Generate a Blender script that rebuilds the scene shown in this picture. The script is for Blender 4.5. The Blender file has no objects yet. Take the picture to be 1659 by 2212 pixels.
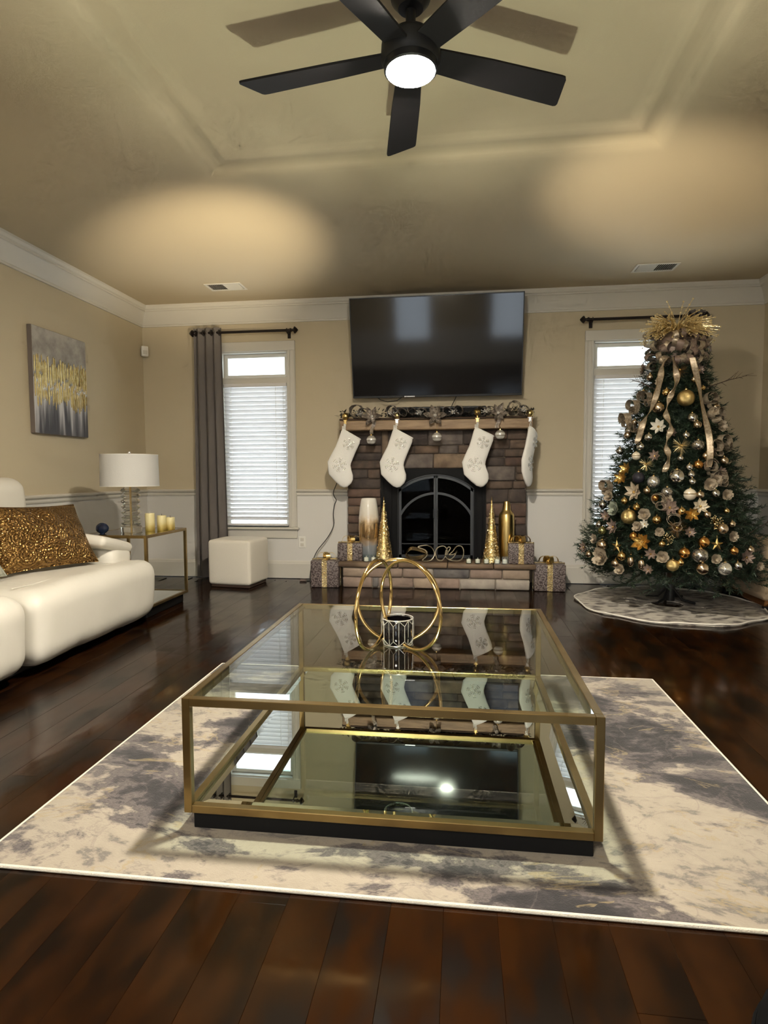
import bpy, math, random
from math import sin, cos, pi, radians, sqrt
from mathutils import Vector, Matrix, Euler, noise as mnoise

random.seed(7)
SC = bpy.context.scene
COL = SC.collection

# ------------------------------------------------------------------ camera
cam = bpy.data.cameras.new('camera')
cam_o = bpy.data.objects.new('camera', cam)
COL.objects.link(cam_o)
SC.camera = cam_o
cam.sensor_fit = 'HORIZONTAL'
cam.sensor_width = 36.0
cam.lens = 36.0 * 1287.345 / 1659.0
cam.clip_start = 0.05
RV = Vector((0.99196827, 0.12640957, -0.0044246))
UV = Vector((-0.00378263, 0.06461194, 0.9979033))
FV = Vector((-0.1264304, 0.98987167, -0.06457115))
cam_o.matrix_world = Matrix(((RV.x, UV.x, -FV.x, 0.0), (RV.y, UV.y, -FV.y, 0.0), (RV.z, UV.z, -FV.z, 1.0522), (0, 0, 0, 1)))

# ------------------------------------------------------------------ world, exposure
W = bpy.data.worlds.new('sky')
SC.world = W
W.use_nodes = True
wn = W.node_tree.nodes
wb = wn['Background']
wb.inputs[0].default_value = (0.80, 0.90, 1.0, 1)
wb.inputs[1].default_value = 2.2
SC.view_settings.view_transform = 'Standard'
SC.view_settings.look = 'None'
SC.view_settings.exposure = 1.45
SC.view_settings.gamma = 1.0
SC.view_settings.use_curve_mapping = False
SC.cycles.use_denoising = True
SC.cycles.sample_clamp_indirect = 6.0
SC.cycles.use_adaptive_sampling = True
SC.cycles.adaptive_threshold = 0.07
SC.cycles.adaptive_min_samples = 12
SC.cycles.max_bounces = 8
SC.cycles.diffuse_bounces = 3
SC.cycles.glossy_bounces = 6
SC.cycles.transmission_bounces = 6
SC.cycles.transparent_max_bounces = 24
SC.cycles.caustics_refractive = False

LAMP_STRENGTH = 780.0
LAMP_COLOR = (1.0, 0.915, 0.775)


def light(name, kind, loc, energy, color=(1, 1, 1), target=None, **kw):
    d = bpy.data.lights.new(name, kind)
    d.energy = energy
    d.color = color
    for k, v in kw.items():
        setattr(d, k, v)
    o = bpy.data.objects.new(name, d)
    COL.objects.link(o)
    o.location = loc
    if target is not None:
        o.rotation_euler = (Vector(target) - Vector(loc)).to_track_quat('-Z', 'Y').to_euler()
    return o


# daylight portals in the window openings
for (px_, py_, pz_, sx_, sy_, ry_) in ((-2.045, 5.93, 1.40, .70, 1.8, 0), (1.57, 5.93, 1.40, .70, 1.8, 0), (-1.15, -3.68, 1.45, .8, 1.7, 1), (1.15, -3.68, 1.45, .8, 1.7, 1)):
    po = light('window_portal', 'AREA', (px_, py_, pz_), 1.0, target=(px_, 0, pz_), shape='RECTANGLE', size=sx_, size_y=sy_)
    po.data.cycles.is_portal = True
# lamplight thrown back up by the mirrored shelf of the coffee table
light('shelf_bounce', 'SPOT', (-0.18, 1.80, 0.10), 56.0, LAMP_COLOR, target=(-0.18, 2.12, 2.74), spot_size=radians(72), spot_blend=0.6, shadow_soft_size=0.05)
# unseen fill light added behind the camera for the rest of the house
light('rear_fill_light', 'AREA', (-0.9, -1.7, 2.72), 78.0, (1.0, 0.92, 0.80), target=(-0.9, -1.7, 0), shape='DISK', size=1.0)
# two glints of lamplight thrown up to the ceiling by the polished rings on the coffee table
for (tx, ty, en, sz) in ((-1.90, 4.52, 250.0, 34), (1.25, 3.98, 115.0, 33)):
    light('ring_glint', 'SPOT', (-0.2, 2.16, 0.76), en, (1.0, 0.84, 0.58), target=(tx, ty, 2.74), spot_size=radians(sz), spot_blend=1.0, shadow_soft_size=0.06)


# ------------------------------------------------------------------ materials
def M(name, col, rough=0.5, metal=0.0, col2=None, nscale=8.0, ndetail=3.0, lo=0.35, hi=0.65, bump=0.0, bscale=60.0, stretch=None, objrand=0.0, rough2=None, **inp):
    m = bpy.data.materials.new(name)
    m.use_nodes = True
    nt = m.node_tree
    b = nt.nodes['Principled BSDF']
    c4 = (col[0], col[1], col[2], 1)
    b.inputs['Base Color'].default_value = c4
    b.inputs['Roughness'].default_value = rough
    b.inputs['Metallic'].default_value = metal
    for k, v in inp.items():
        b.inputs[k.replace('_', ' ')].default_value = v
    tc = nt.nodes.new('ShaderNodeTexCoord')
    vec = tc.outputs['Object']
    if stretch:
        mp = nt.nodes.new('ShaderNodeMapping')
        mp.inputs['Scale'].default_value = stretch
        nt.links.new(vec, mp.inputs[0])
        vec = mp.outputs[0]
    out = None
    if col2 is not None:
        n = nt.nodes.new('ShaderNodeTexNoise')
        n.inputs['Scale'].default_value = nscale
        n.inputs['Detail'].default_value = ndetail
        nt.links.new(vec, n.inputs['Vector'])
        r = nt.nodes.new('ShaderNodeMapRange')
        r.inputs['From Min'].default_value = lo
        r.inputs['From Max'].default_value = hi
        nt.links.new(n.outputs[0], r.inputs[0])
        mx = nt.nodes.new('ShaderNodeMix')
        mx.data_type = 'RGBA'
        mx.inputs['A'].default_value = c4
        mx.inputs['B'].default_value = (col2[0], col2[1], col2[2], 1)
        nt.links.new(r.outputs[0], mx.inputs['Factor'])
        out = mx.outputs['Result']
        if rough2 is not None:
            r2 = nt.nodes.new('ShaderNodeMapRange')
            r2.inputs['To Min'].default_value = rough
            r2.inputs['To Max'].default_value = rough2
            nt.links.new(r.outputs[0], r2.inputs[0])
            nt.links.new(r2.outputs[0], b.inputs['Roughness'])
    if objrand:
        oi = nt.nodes.new('ShaderNodeObjectInfo')
        hs = nt.nodes.new('ShaderNodeHueSaturation')
        mr = nt.nodes.new('ShaderNodeMapRange')
        mr.inputs['To Min'].default_value = 1 - objrand
        mr.inputs['To Max'].default_value = 1 + objrand
        nt.links.new(oi.outputs['Random'], mr.inputs[0])
        nt.links.new(mr.outputs[0], hs.inputs['Value'])
        if out is None:
            hs.inputs['Color'].default_value = c4
        else:
            nt.links.new(out, hs.inputs['Color'])
        out = hs.outputs[0]
    if out is not None:
        nt.links.new(out, b.inputs['Base Color'])
    if bump:
        n2 = nt.nodes.new('ShaderNodeTexNoise')
        n2.inputs['Scale'].default_value = bscale
        n2.inputs['Detail'].default_value = 2
        nt.links.new(vec, n2.inputs['Vector'])
        bp = nt.nodes.new('ShaderNodeBump')
        bp.inputs['Strength'].default_value = bump
        bp.inputs['Distance'].default_value = 0.01
        nt.links.new(n2.outputs[0], bp.inputs['Height'])
        nt.links.new(bp.outputs[0], b.inputs['Normal'])
    return m


def nodes(m):
    return m.node_tree, m.node_tree.nodes['Principled BSDF']


def ramp(nt, fac, stops, interp='LINEAR'):
    r = nt.nodes.new('ShaderNodeValToRGB')
    r.color_ramp.interpolation = interp
    e = r.color_ramp.elements
    while len(e) < len(stops):
        e.new(0.5)
    for el, (p, c) in zip(e, stops):
        el.position = p
        el.color = (c[0], c[1], c[2], 1)
    nt.links.new(fac, r.inputs[0])
    return r.outputs[0]


def math_(nt, op, a, b=None, clamp=False):
    n = nt.nodes.new('ShaderNodeMath')
    n.operation = op
    n.use_clamp = clamp
    for i, v in enumerate((a, b)):
        if v is None:
            continue
        if isinstance(v, (int, float)):
            n.inputs[i].default_value = v
        else:
            nt.links.new(v, n.inputs[i])
    return n.outputs[0]


def thin_glass(name, tint=(0.95, 1.0, 0.97), rough=0.0, gain=1.7, fl=0.0):
    m = bpy.data.materials.new(name)
    m.use_nodes = True
    nt = m.node_tree
    nt.nodes.remove(nt.nodes['Principled BSDF'])
    out = nt.nodes['Material Output']
    tr = nt.nodes.new('ShaderNodeBsdfTransparent')
    tr.inputs[0].default_value = (*tint, 1)
    gl = nt.nodes.new('ShaderNodeBsdfGlossy')
    gl.inputs['Roughness'].default_value = rough
    fr = nt.nodes.new('ShaderNodeFresnel')
    fr.inputs['IOR'].default_value = 1.5
    ge = nt.nodes.new('ShaderNodeNewGeometry')
    f = math_(nt, 'ADD', math_(nt, 'MULTIPLY', fr.outputs[0], gain), fl)
    f = math_(nt, 'MULTIPLY', f, math_(nt, 'SUBTRACT', 1.0, ge.outputs['Backfacing']), True)
    mx = nt.nodes.new('ShaderNodeMixShader')
    nt.links.new(f, mx.inputs[0])
    nt.links.new(tr.outputs[0], mx.inputs[1])
    nt.links.new(gl.outputs[0], mx.inputs[2])
    nt.links.new(mx.outputs[0], out.inputs[0])
    return m


# paint in two tones: tan above the chair rail, off-white below it
m_wall = M('wall_paint', (0.52, 0.445, 0.308), 0.75, bump=0.05, bscale=180)
nt, b = nodes(m_wall)
ge = nt.nodes.new('ShaderNodeNewGeometry')
sp = nt.nodes.new('ShaderNodeSeparateXYZ')
nt.links.new(ge.outputs['Position'], sp.inputs[0])
st = math_(nt, 'GREATER_THAN', sp.outputs['Z'], 0.86)
mx = nt.nodes.new('ShaderNodeMix')
mx.data_type = 'RGBA'
mx.inputs['A'].default_value = (0.66, 0.64, 0.60, 1)
mx.inputs['B'].default_value = (0.52, 0.445, 0.308, 1)
nt.links.new(st, mx.inputs['Factor'])
nt.links.new(mx.outputs['Result'], b.inputs['Base Color'])
m_ceil = M('ceiling_paint', (0.52, 0.437, 0.30), 0.8, bump=0.04, bscale=160)
m_trim = M('trim_paint', (0.60, 0.57, 0.50), 0.45)
m_white = M('white_paint', (0.78, 0.76, 0.70), 0.4)
m_black = M('black_plastic', (0.012, 0.012, 0.013), 0.35)
m_iron = M('dark_iron', (0.045, 0.048, 0.052), 0.45, 0.6)
m_soot = M('soot', (0.012, 0.011, 0.010), 0.9)
m_rod = M('bronze_rod', (0.018, 0.012, 0.010), 0.4, 0.5)
m_brass = M('antique_brass', (0.36, 0.255, 0.11), 0.30, 1.0, col2=(0.27, 0.185, 0.075), nscale=6, stretch=(1, 1, 1))
m_gold = M('polished_gold', (0.74, 0.53, 0.23), 0.13, 1.0)
m_goldsat = M('satin_gold', (0.68, 0.50, 0.20), 0.28, 1.0)
m_goldglit = M('gold_glitter', (0.62, 0.43, 0.12), 0.30, 1.0, col2=(0.95, 0.78, 0.42), nscale=90, ndetail=1, bump=0.35, bscale=120)
m_copper = M('copper_glass', (0.66, 0.34, 0.10), 0.22, 1.0)
m_champ = M('champagne_metal', (0.62, 0.50, 0.36), 0.22, 1.0)
m_silver = M('silver_glass', (0.62, 0.62, 0.60), 0.14, 1.0)
m_silverlace = M('silver_lace', (0.60, 0.57, 0.50), 0.25, 0.9, col2=(0.20, 0.19, 0.17), nscale=4, ndetail=2, lo=.45, hi=.55)
m_cream = M('cream_gloss', (0.72, 0.64, 0.50), 0.25, 0.2)
m_darkball = M('dark_glass', (0.02, 0.02, 0.028), 0.08)
m_greenball = M('green_gold_glass', (0.34, 0.33, 0.13), 0.2, 0.9)
m_beige = M('beige_silk', (0.46, 0.38, 0.28), 0.5, 0.1, col2=(0.33, 0.27, 0.19), nscale=30)
m_brown = M('mauve_brown_silk', (0.30, 0.22, 0.18), 0.42, 0.25, col2=(0.19, 0.14, 0.11), nscale=30)
m_petalw = M('white_glitter', (0.74, 0.70, 0.60), 0.4, 0.2, bump=0.4, bscale=200)
m_petalc = M('cream_silk', (0.60, 0.52, 0.38), 0.45)
m_petalg = M('gold_leaf', (0.60, 0.40, 0.12), 0.28, 0.9)
m_sage = M('sage_leaf', (0.30, 0.33, 0.25), 0.5)
m_ribbon = M('champagne_ribbon', (0.34, 0.27, 0.19), 0.32, 0.55, col2=(0.52, 0.44, 0.33), nscale=70, ndetail=1, bump=0.25, bscale=150)
m_dribbon = M('sheer_dark_ribbon', (0.15, 0.12, 0.095), 0.32, 0.35, col2=(0.34, 0.29, 0.24), nscale=45, ndetail=2, bump=0.3, bscale=120)
m_needle = M('fir_needles', (0.011, 0.026, 0.013), 0.6, col2=(0.027, 0.050, 0.023), nscale=9)
m_twig = M('twig_bark', (0.06, 0.035, 0.02), 0.8)
m_leather = M('white_leather', (0.63, 0.60, 0.525), 0.45, bump=0.35, bscale=8.0, stretch=(.8, 1.5, .7))
m_fabw = M('white_boucle', (0.74, 0.69, 0.59), 0.85, bump=0.25, bscale=220)
m_plush = M('white_plush', (0.84, 0.82, 0.77), 0.9, bump=0.22, bscale=170, Sheen_Weight=0.3)
m_sequin = M('silver_sequin', (0.86, 0.85, 0.82), 0.22, 0.75)
m_shade = M('lamp_shade', (0.56, 0.55, 0.52), 0.8, bump=0.1, bscale=150)
m_glass = thin_glass('table_glass', (0.90, 0.97, 0.93), gain=2.0)
m_pane = thin_glass('window_glass', (0.95, 0.98, 0.98), gain=1.2)
m_firepane = thin_glass('fire_door_glass', (0.12, 0.12, 0.12), gain=.06)
m_cupglass = thin_glass('cup_glass', (0.95, 0.97, 0.96), gain=.6, fl=0.0)
m_mirror = M('shelf_mirror', (0.75, 0.80, 0.78), 0.0, 1.0)
m_screen = M('screen_glass', (0.006, 0.006, 0.007), 0.08, Specular_IOR_Level=0.38)
m_cord = M('black_cord', (0.01, 0.01, 0.01), 0.5)
m_wax = M('wax', (0.86, 0.83, 0.74), 0.5, Subsurface_Weight=0.0)
m_agate = M('navy_agate', (0.004, 0.007, 0.022), 0.1, col2=(0.012, 0.022, 0.055), nscale=14)
m_beigeup = M('beige_upholstery', (0.52, 0.40, 0.27), 0.8, bump=0.2, bscale=200)
m_curtain = M('taupe_curtain', (0.175, 0.155, 0.14), 0.8, bump=0.12, bscale=140)
m_slat = M('blind_slat', (0.78, 0.75, 0.72), 0.5)
nt, b = nodes(m_slat)
trl = nt.nodes.new('ShaderNodeBsdfTranslucent')
trl.inputs[0].default_value = (0.70, 0.68, 0.70, 1)
ms = nt.nodes.new('ShaderNodeMixShader')
ms.inputs[0].default_value = 0.14
nt.links.new(b.outputs[0], ms.inputs[1])
nt.links.new(trl.outputs[0], ms.inputs[2])
nt.links.new(ms.outputs[0], nt.nodes['Material Output'].inputs[0])


# ------------------------------------------------------------------ mesh building
class G:
    def __init__(s):
        s.v = []
        s.f = []

    def add(s, vs, fs):
        o = len(s.v)
        s.v.extend([tuple(q) for q in vs])
        s.f.extend([tuple(i + o for i in q) for q in fs])

    def box(s, lo, hi, c=0.0, T=None):
        lo, hi = [min(a, b_) for a, b_ in zip(lo, hi)], [max(a, b_) for a, b_ in zip(lo, hi)]
        if c <= 0:
            vs = [(x, y, z) for z in (lo[2], hi[2]) for y in (lo[1], hi[1]) for x in (lo[0], hi[0])]
            fs = [(0, 2, 3, 1), (4, 5, 7, 6), (0, 1, 5, 4), (2, 6, 7, 3), (0, 4, 6, 2), (1, 3, 7, 5)]
        else:
            c = min(c, *[(h - l) * 0.49 for l, h in zip(lo, hi)])
            vs, idx = [], {}
            for sx in (0, 1):
                for sy in (0, 1):
                    for sz in (0, 1):
                        p = [(lo, hi)[k][i] for i, k in enumerate((sx, sy, sz))]
                        inn = [p[i] + (c if k == 0 else -c) for i, k in enumerate((sx, sy, sz))]
                        for ax in range(3):
                            q = list(inn)
                            q[ax] = p[ax]
                            idx[(sx, sy, sz, ax)] = len(vs)
                            vs.append(q)
            fs = []
            for ax in range(3):
                u, w = [(1, 2), (2, 0), (0, 1)][ax]
                for sd in (0, 1):
                    loop = []
                    for (a, b_) in ((0, 0), (1, 0), (1, 1), (0, 1)):
                        k = [0, 0, 0]
                        k[ax] = sd
                        k[u] = a
                        k[w] = b_
                        loop.append(idx[(*k, ax)])
                    fs.append(loop if sd else loop[::-1])
                for a in (0, 1):
                    for b_ in (0, 1):
                        k0, k1 = [0, 0, 0], [0, 0, 0]
                        k0[u] = k1[u] = a
                        k0[w] = k1[w] = b_
                        k0[ax], k1[ax] = 0, 1
                        loop = [idx[(*k0, u)], idx[(*k1, u)], idx[(*k1, w)], idx[(*k0, w)]]
                        fs.append(loop if a != b_ else loop[::-1])
            for sx in (0, 1):
                for sy in (0, 1):
                    for sz in (0, 1):
                        t = [idx[(sx, sy, sz, ax)] for ax in range(3)]
                        fs.append(t if (sx + sy + sz) % 2 else t[::-1])
        if T is not None:
            vs = [T @ Vector(q) for q in vs]
        s.add(vs, fs)
        return s

    def rbox(s, lo, hi, r, seg=4, n=6, puff=(0, 0, 0), fn=None, T=None):
        """box with round edges on a fine grid; puff bulges each pair of faces"""
        h = [(b_ - a) / 2 for a, b_ in zip(lo, hi)]
        c = [(b_ + a) / 2 for a, b_ in zip(lo, hi)]
        r = min(r, min(h) * 0.98)
        ax = []
        for i in range(3):
            e = [-h[i] + r * (1 - cos(pi / 2 * k / seg)) for k in range(seg)]
            m_ = [-(h[i] - r) + 2 * (h[i] - r) * k / n for k in range(n + 1)]
            ax.append(e + m_ + [-q for q in e[::-1]])
        ids, vs, fs = {}, [], []

        def vid(i, j, k):
            key = (i, j, k)
            if key not in ids:
                p = Vector((ax[0][i], ax[1][j], ax[2][k]))
                inn = Vector([max(-(h[q] - r), min(h[q] - r, p[q])) for q in range(3)])
                d = p - inn
                if d.length > 1e-9:
                    p = inn + d.normalized() * r
                t = [p[q] / h[q] for q in range(3)]
                bl = [max(0, 1 - t[q] * t[q]) for q in range(3)]
                for q in range(3):
                    o_ = [bl[w] for w in range(3) if w != q]
                    p[q] += puff[q] * t[q] * sqrt(o_[0] * o_[1])
                p = p + Vector(c)
                if fn:
                    p = fn(p)
                if T is not None:
                    p = T @ p
                ids[key] = len(vs)
                vs.append(p)
            return ids[key]
        N = [len(a) - 1 for a in ax]
        for a, (u, w) in enumerate(((1, 2), (2, 0), (0, 1))):
            for sd in (0, N[a]):
                for i in range(N[u]):
                    for j in range(N[w]):
                        lp = []
                        for (di, dj) in ((0, 0), (1, 0), (1, 1), (0, 1)):
                            k = [0, 0, 0]
                            k[a], k[u], k[w] = sd, i + di, j + dj
                            lp.append(vid(*k))
                        fs.append(lp if sd else lp[::-1])
        s.add(vs, fs)
        return s

    def lathe(s, prof, n=24, at=(0, 0, 0), T=None):
        vs, fs = [], []
        for (r, z) in prof:
            for i in range(n):
                a = 2 * pi * i / n
                vs.append(Vector((r * cos(a), r * sin(a), z)))
        for k in range(len(prof) - 1):
            for i in range(n):
                j = (i + 1) % n
                fs.append((k * n + i, k * n + j, (k + 1) * n + j, (k + 1) * n + i))
        if prof[0][0] > 1e-6:
            fs.append(tuple(range(n))[::-1])
        if prof[-1][0] > 1e-6:
            fs.append(tuple((len(prof) - 1) * n + i for i in range(n)))
        if T is not None:
            vs = [T @ q for q in vs]
        s.add([q + Vector(at) for q in vs], fs)
        return s

    def cyl(s, a, b_, r, n=12, r2=None):
        a, b_ = Vector(a), Vector(b_)
        d = b_ - a
        q = d.to_track_quat('Z', 'Y').to_matrix()
        r2 = r if r2 is None else r2
        vs = [a + q @ Vector((r * cos(2 * pi * i / n), r * sin(2 * pi * i / n), 0)) for i in range(n)]
        vs += [b_ + q @ Vector((r2 * cos(2 * pi * i / n), r2 * sin(2 * pi * i / n), 0)) for i in range(n)]
        fs = [(i, (i + 1) % n, n + (i + 1) % n, n + i) for i in range(n)] + [tuple(range(n))[::-1], tuple(range(n, 2 * n))]
        s.add(vs, fs)
        return s

    def sphere(s, c, r, n=16, m=10, sc=(1, 1, 1), fn=None):
        vs, fs = [(0, 0, -1)], []
        for j in range(1, m):
            t = -pi / 2 + pi * j / m
            for i in range(n):
                a = 2 * pi * i / n
                vs.append((cos(t) * cos(a), cos(t) * sin(a), sin(t)))
        vs.append((0, 0, 1))
        L = len(vs) - 1
        for i in range(n):
            j = (i + 1) % n
            fs.append((0, 1 + j, 1 + i))
            fs.append((L, L - n + i, L - n + j))
            for k in range(m - 2):
                fs.append((1 + k * n + i, 1 + k * n + j, 1 + (k + 1) * n + j, 1 + (k + 1) * n + i))
        out = []
        for q in vs:
            k = fn(Vector(q)) if fn else 1.0
            out.append((c[0] + q[0] * r * sc[0] * k, c[1] + q[1] * r * sc[1] * k, c[2] + q[2] * r * sc[2] * k))
        s.add(out, fs)
        return s

    def tube(s, pts, r, n=8, closed=False, ref=None, flat=None):
        """sweep of a circle (or an ellipse, flat=(a,b) along ref and across it) through points"""
        P = [Vector(q) for q in pts]
        L = len(P)
        R = r if isinstance(r, (list, tuple)) else [r] * L
        vs, fs = [], []
        prev = None
        for i in range(L):
            if closed:
                t = P[(i + 1) % L] - P[i - 1]
            else:
                t = P[min(i + 1, L - 1)] - P[max(i - 1, 0)]
            t.normalize()
            if ref is not None:
                u = Vector(ref) - t * t.dot(Vector(ref))
            elif prev is None:
                u = t.orthogonal()
            else:
                u = prev - t * t.dot(prev)
            u.normalize()
            prev = u
            w = t.cross(u)
            fa, fb = flat if flat else (1, 1)
            for k in range(n):
                a = 2 * pi * k / n
                vs.append(P[i] + u * (R[i] * fa * cos(a)) + w * (R[i] * fb * sin(a)))
        for i in range(L if closed else L - 1):
            j = (i + 1) % L
            for k in range(n):
                k2 = (k + 1) % n
                fs.append((i * n + k, i * n + k2, j * n + k2, j * n + k))
        if not closed:
            fs.append(tuple(range(n))[::-1])
            fs.append(tuple((L - 1) * n + k for k in range(n)))
        s.add(vs, fs)
        return s

    def band(s, pts, wid, th=0.002):
        """flat strip: pts [(point, width direction)]"""
        vs, fs = [], []
        L = len(pts)
        for i, (p, d) in enumerate(pts):
            p, d = Vector(p), Vector(d).normalized()
            t = Vector(pts[min(i + 1, L - 1)][0]) - Vector(pts[max(i - 1, 0)][0])
            nrm = t.cross(d)
            nrm = nrm.normalized() if nrm.length > 1e-9 else Vector((0, 0, 1))
            ww = wid[i] if isinstance(wid, (list, tuple)) else wid
            for (a, c) in ((-1, 1), (1, 1), (1, -1), (-1, -1)):
                vs.append(p + d * (a * ww / 2) + nrm * (c * th / 2))
        for i in range(L - 1):
            for k in range(4):
                k2 = (k + 1) % 4
                fs.append((i * 4 + k, i * 4 + k2, i * 4 + 4 + k2, i * 4 + 4 + k))
        fs.append((3, 2, 1, 0))
        fs.append(tuple((L - 1) * 4 + k for k in range(4)))
        s.add(vs, fs)
        return s

    def prism(s, poly, a0, a1, axis=1, T=None):
        """polygon in the two other axes, pushed out along one axis"""
        def pt(u, w, a):
            return {0: (a, u, w), 1: (u, a, w), 2: (u, w, a)}[axis]
        n = len(poly)
        vs = [Vector(pt(u, w, a0)) for u, w in poly] + [Vector(pt(u, w, a1)) for u, w in poly]
        fs = [tuple(range(n)), tuple(range(n, 2 * n))[::-1]] + [(i, n + i, n + (i + 1) % n, (i + 1) % n) for i in range(n)]
        if T is not None:
            vs = [T @ q for q in vs]
        s.add(vs, fs)
        return s

    def mesh(s, name, smooth=35, recalc=False):
        me = bpy.data.meshes.new(name)
        me.from_pydata(s.v, [], s.f)
        if recalc:
            import bmesh
            bm = bmesh.new()
            bm.from_mesh(me)
            bmesh.ops.recalc_face_normals(bm, faces=bm.faces)
            bm.to_mesh(me)
            bm.free()
        if smooth:
            me.polygons.foreach_set('use_smooth', [True] * len(me.polygons))
            me.set_sharp_from_angle(angle=radians(smooth))
        me.update()
        return me

    def build(s, name, mat, parent=None, smooth=35, loc=None, recalc=False, label=None, **props):
        me = s.mesh(name, smooth, recalc)
        me.materials.append(mat)
        return link(name, me, parent, loc, label, **props)


def link(name, me, parent=None, loc=None, label=None, **props):
    o = bpy.data.objects.new(name, me)
    COL.objects.link(o)
    if parent is not None:
        o.parent = parent
    if loc is not None:
        o.location = loc
    if label:
        o['label'] = label
    for k, v in props.items():
        o[k] = v
    return o


def thing(name, label, cat, loc=(0, 0, 0), rz=0.0, group=None):
    o = bpy.data.objects.new(name, None)
    o.empty_display_size = 0.05
    COL.objects.link(o)
    o.location = loc
    o.rotation_euler = (0, 0, rz)
    o['label'] = label
    o['category'] = cat
    if group:
        o['group'] = group
    return o


def structure(name, label, cat=None, g=None, mat=None, **kw):
    if g is None:
        o = bpy.data.objects.new(name, None)
        o.empty_display_size = 0.05
        COL.objects.link(o)
    else:
        o = g.build(name, mat, **kw)
    o['kind'] = 'structure'
    o['label'] = label
    o['category'] = cat or name.split('_')[0]
    return o


# ------------------------------------------------------------------ room shell
XL, XR, YB, YR, CH = -3.223, 2.70, 5.825, -3.6, 2.74
WINS = ((-2.39, -1.70), (1.225, 1.915))      # clear openings of the two windows
WZ0, WZ1 = 0.515, 2.27
TK = 0.15

# floor: dark base and separate planks
gfl = G().box((XL - TK, YR - TK, -0.1), (XR + TK, YB + TK, -0.006))
m_wood = M('dark_oak', (0.019, 0.0062, 0.0014), 0.10, col2=(0.0036, 0.0013, 0.0005), nscale=3.0, ndetail=9, lo=0.40, hi=0.60, stretch=(2.4, 1.0, 1), objrand=0.10, bump=0.22, bscale=2.6, rough2=0.22, Specular_IOR_Level=0.24)
nt, b = nodes(m_wood)
oi = nt.nodes.new('ShaderNodeObjectInfo')
tcn = [n for n in nt.nodes if n.bl_idname == 'ShaderNodeTexCoord'][0]
mpn = [n for n in nt.nodes if n.bl_idname == 'ShaderNodeMapping'][0]
cmb = nt.nodes.new('ShaderNodeCombineXYZ')
nt.links.new(math_(nt, 'MULTIPLY', oi.outputs['Random'], 61.0), cmb.inputs[0])
nt.links.new(math_(nt, 'MULTIPLY', oi.outputs['Random'], 37.0), cmb.inputs[1])
nt.links.new(cmb.outputs[0], mpn.inputs['Location'])
floor = structure('floor', 'dark stained hardwood plank floor with a glossy finish', 'floor', gfl, m_wood, smooth=0)
PW = 0.1275


def plank_mesh(L):
    g = G()
    w, l, c, gp = PW / 2 - 0.0001, L / 2 - 0.0001, 0.0006, 0.0
    lv = [(-0.012, 0), (-c, 0), (0, c)]
    for z, i in lv:
        g.v += [(-w + i, -l + i, z), (w - i, -l + i, z), (w - i, l - i, z), (-w + i, l - i, z)]
    for k in (0, 1):
        for q in range(4):
            r_ = (q + 1) % 4
            g.f.append((k * 4 + q, k * 4 + r_, k * 4 + 4 + r_, k * 4 + 4 + q))
    g.f.append((8, 9, 10, 11))
    me = g.mesh('plank', 0)
    me.materials.append(m_wood)
    return me


PL = {L: plank_mesh(L) for L in (0.55, 0.85, 1.15, 1.5, 1.9)}
x = XL + PW / 2
row = 0
while x < XR - PW / 2 + 0.06:
    y = 0.25 - random.choice((0.0, .3, .6, .9, 1.2))
    while y < YB - 0.02:
        L = random.choice((1.15, 1.5, 1.9, 1.9, 1.5))
        if y + L > YB:
            fit = [q for q in PL if y + q <= YB + 0.02]
            if not fit:
                break
            L = max(fit)
        o = link('plank', PL[L], floor, (x, y + L / 2, random.uniform(-0.0006, 0.0)))
        o.rotation_euler = (0, random.uniform(-0.0005, 0.0005), 0)
        y += L
    x += PW
    row += 1

# ceiling: flat, its shallow rectangular step shaped to imitate lamplight mirrored by the table
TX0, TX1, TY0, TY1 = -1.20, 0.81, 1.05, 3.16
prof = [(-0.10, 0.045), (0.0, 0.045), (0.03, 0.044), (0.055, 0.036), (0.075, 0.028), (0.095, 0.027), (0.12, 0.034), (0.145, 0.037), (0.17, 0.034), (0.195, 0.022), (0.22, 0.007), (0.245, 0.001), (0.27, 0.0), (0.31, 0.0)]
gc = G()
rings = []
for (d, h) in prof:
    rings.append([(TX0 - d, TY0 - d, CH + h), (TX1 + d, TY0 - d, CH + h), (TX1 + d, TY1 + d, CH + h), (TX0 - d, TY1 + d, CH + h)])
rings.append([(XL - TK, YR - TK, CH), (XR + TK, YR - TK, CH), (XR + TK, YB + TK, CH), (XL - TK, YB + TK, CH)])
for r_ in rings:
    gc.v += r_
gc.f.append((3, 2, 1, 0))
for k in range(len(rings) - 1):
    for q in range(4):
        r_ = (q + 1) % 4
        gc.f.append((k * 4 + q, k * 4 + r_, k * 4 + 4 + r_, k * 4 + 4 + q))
top = len(gc.v)
gc.v += [(XL - TK, YR - TK, CH + .15), (XR + TK, YR - TK, CH + .15), (XR + TK, YB + TK, CH + .15), (XL - TK, YB + TK, CH + .15)]
o_ = (len(rings) - 1) * 4
for q in range(4):
    r_ = (q + 1) % 4
    gc.f.append((o_ + q, o_ + r_, top + r_, top + q))
gc.f.append((top, top + 1, top + 2, top + 3))
ceiling = structure('ceiling', 'tan painted ceiling with a shallow step imitating reflected lamplight around the fan', 'ceiling', gc, m_ceil, smooth=30, recalc=True)


def wall_with_holes(axis_lo, axis_hi, y0, y1, holes, zt=CH):
    g = G()
    xs = axis_lo
    for (a, b_, z0, z1) in holes:
        g.box((xs, y0, 0), (a, y1, zt))
        g.box((a, y0, 0), (b_, y1, z0))
        g.box((a, y0, z1), (b_, y1, zt))
        xs = b_
    g.box((xs, y0, 0), (axis_hi, y1, zt))
    return g


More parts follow.
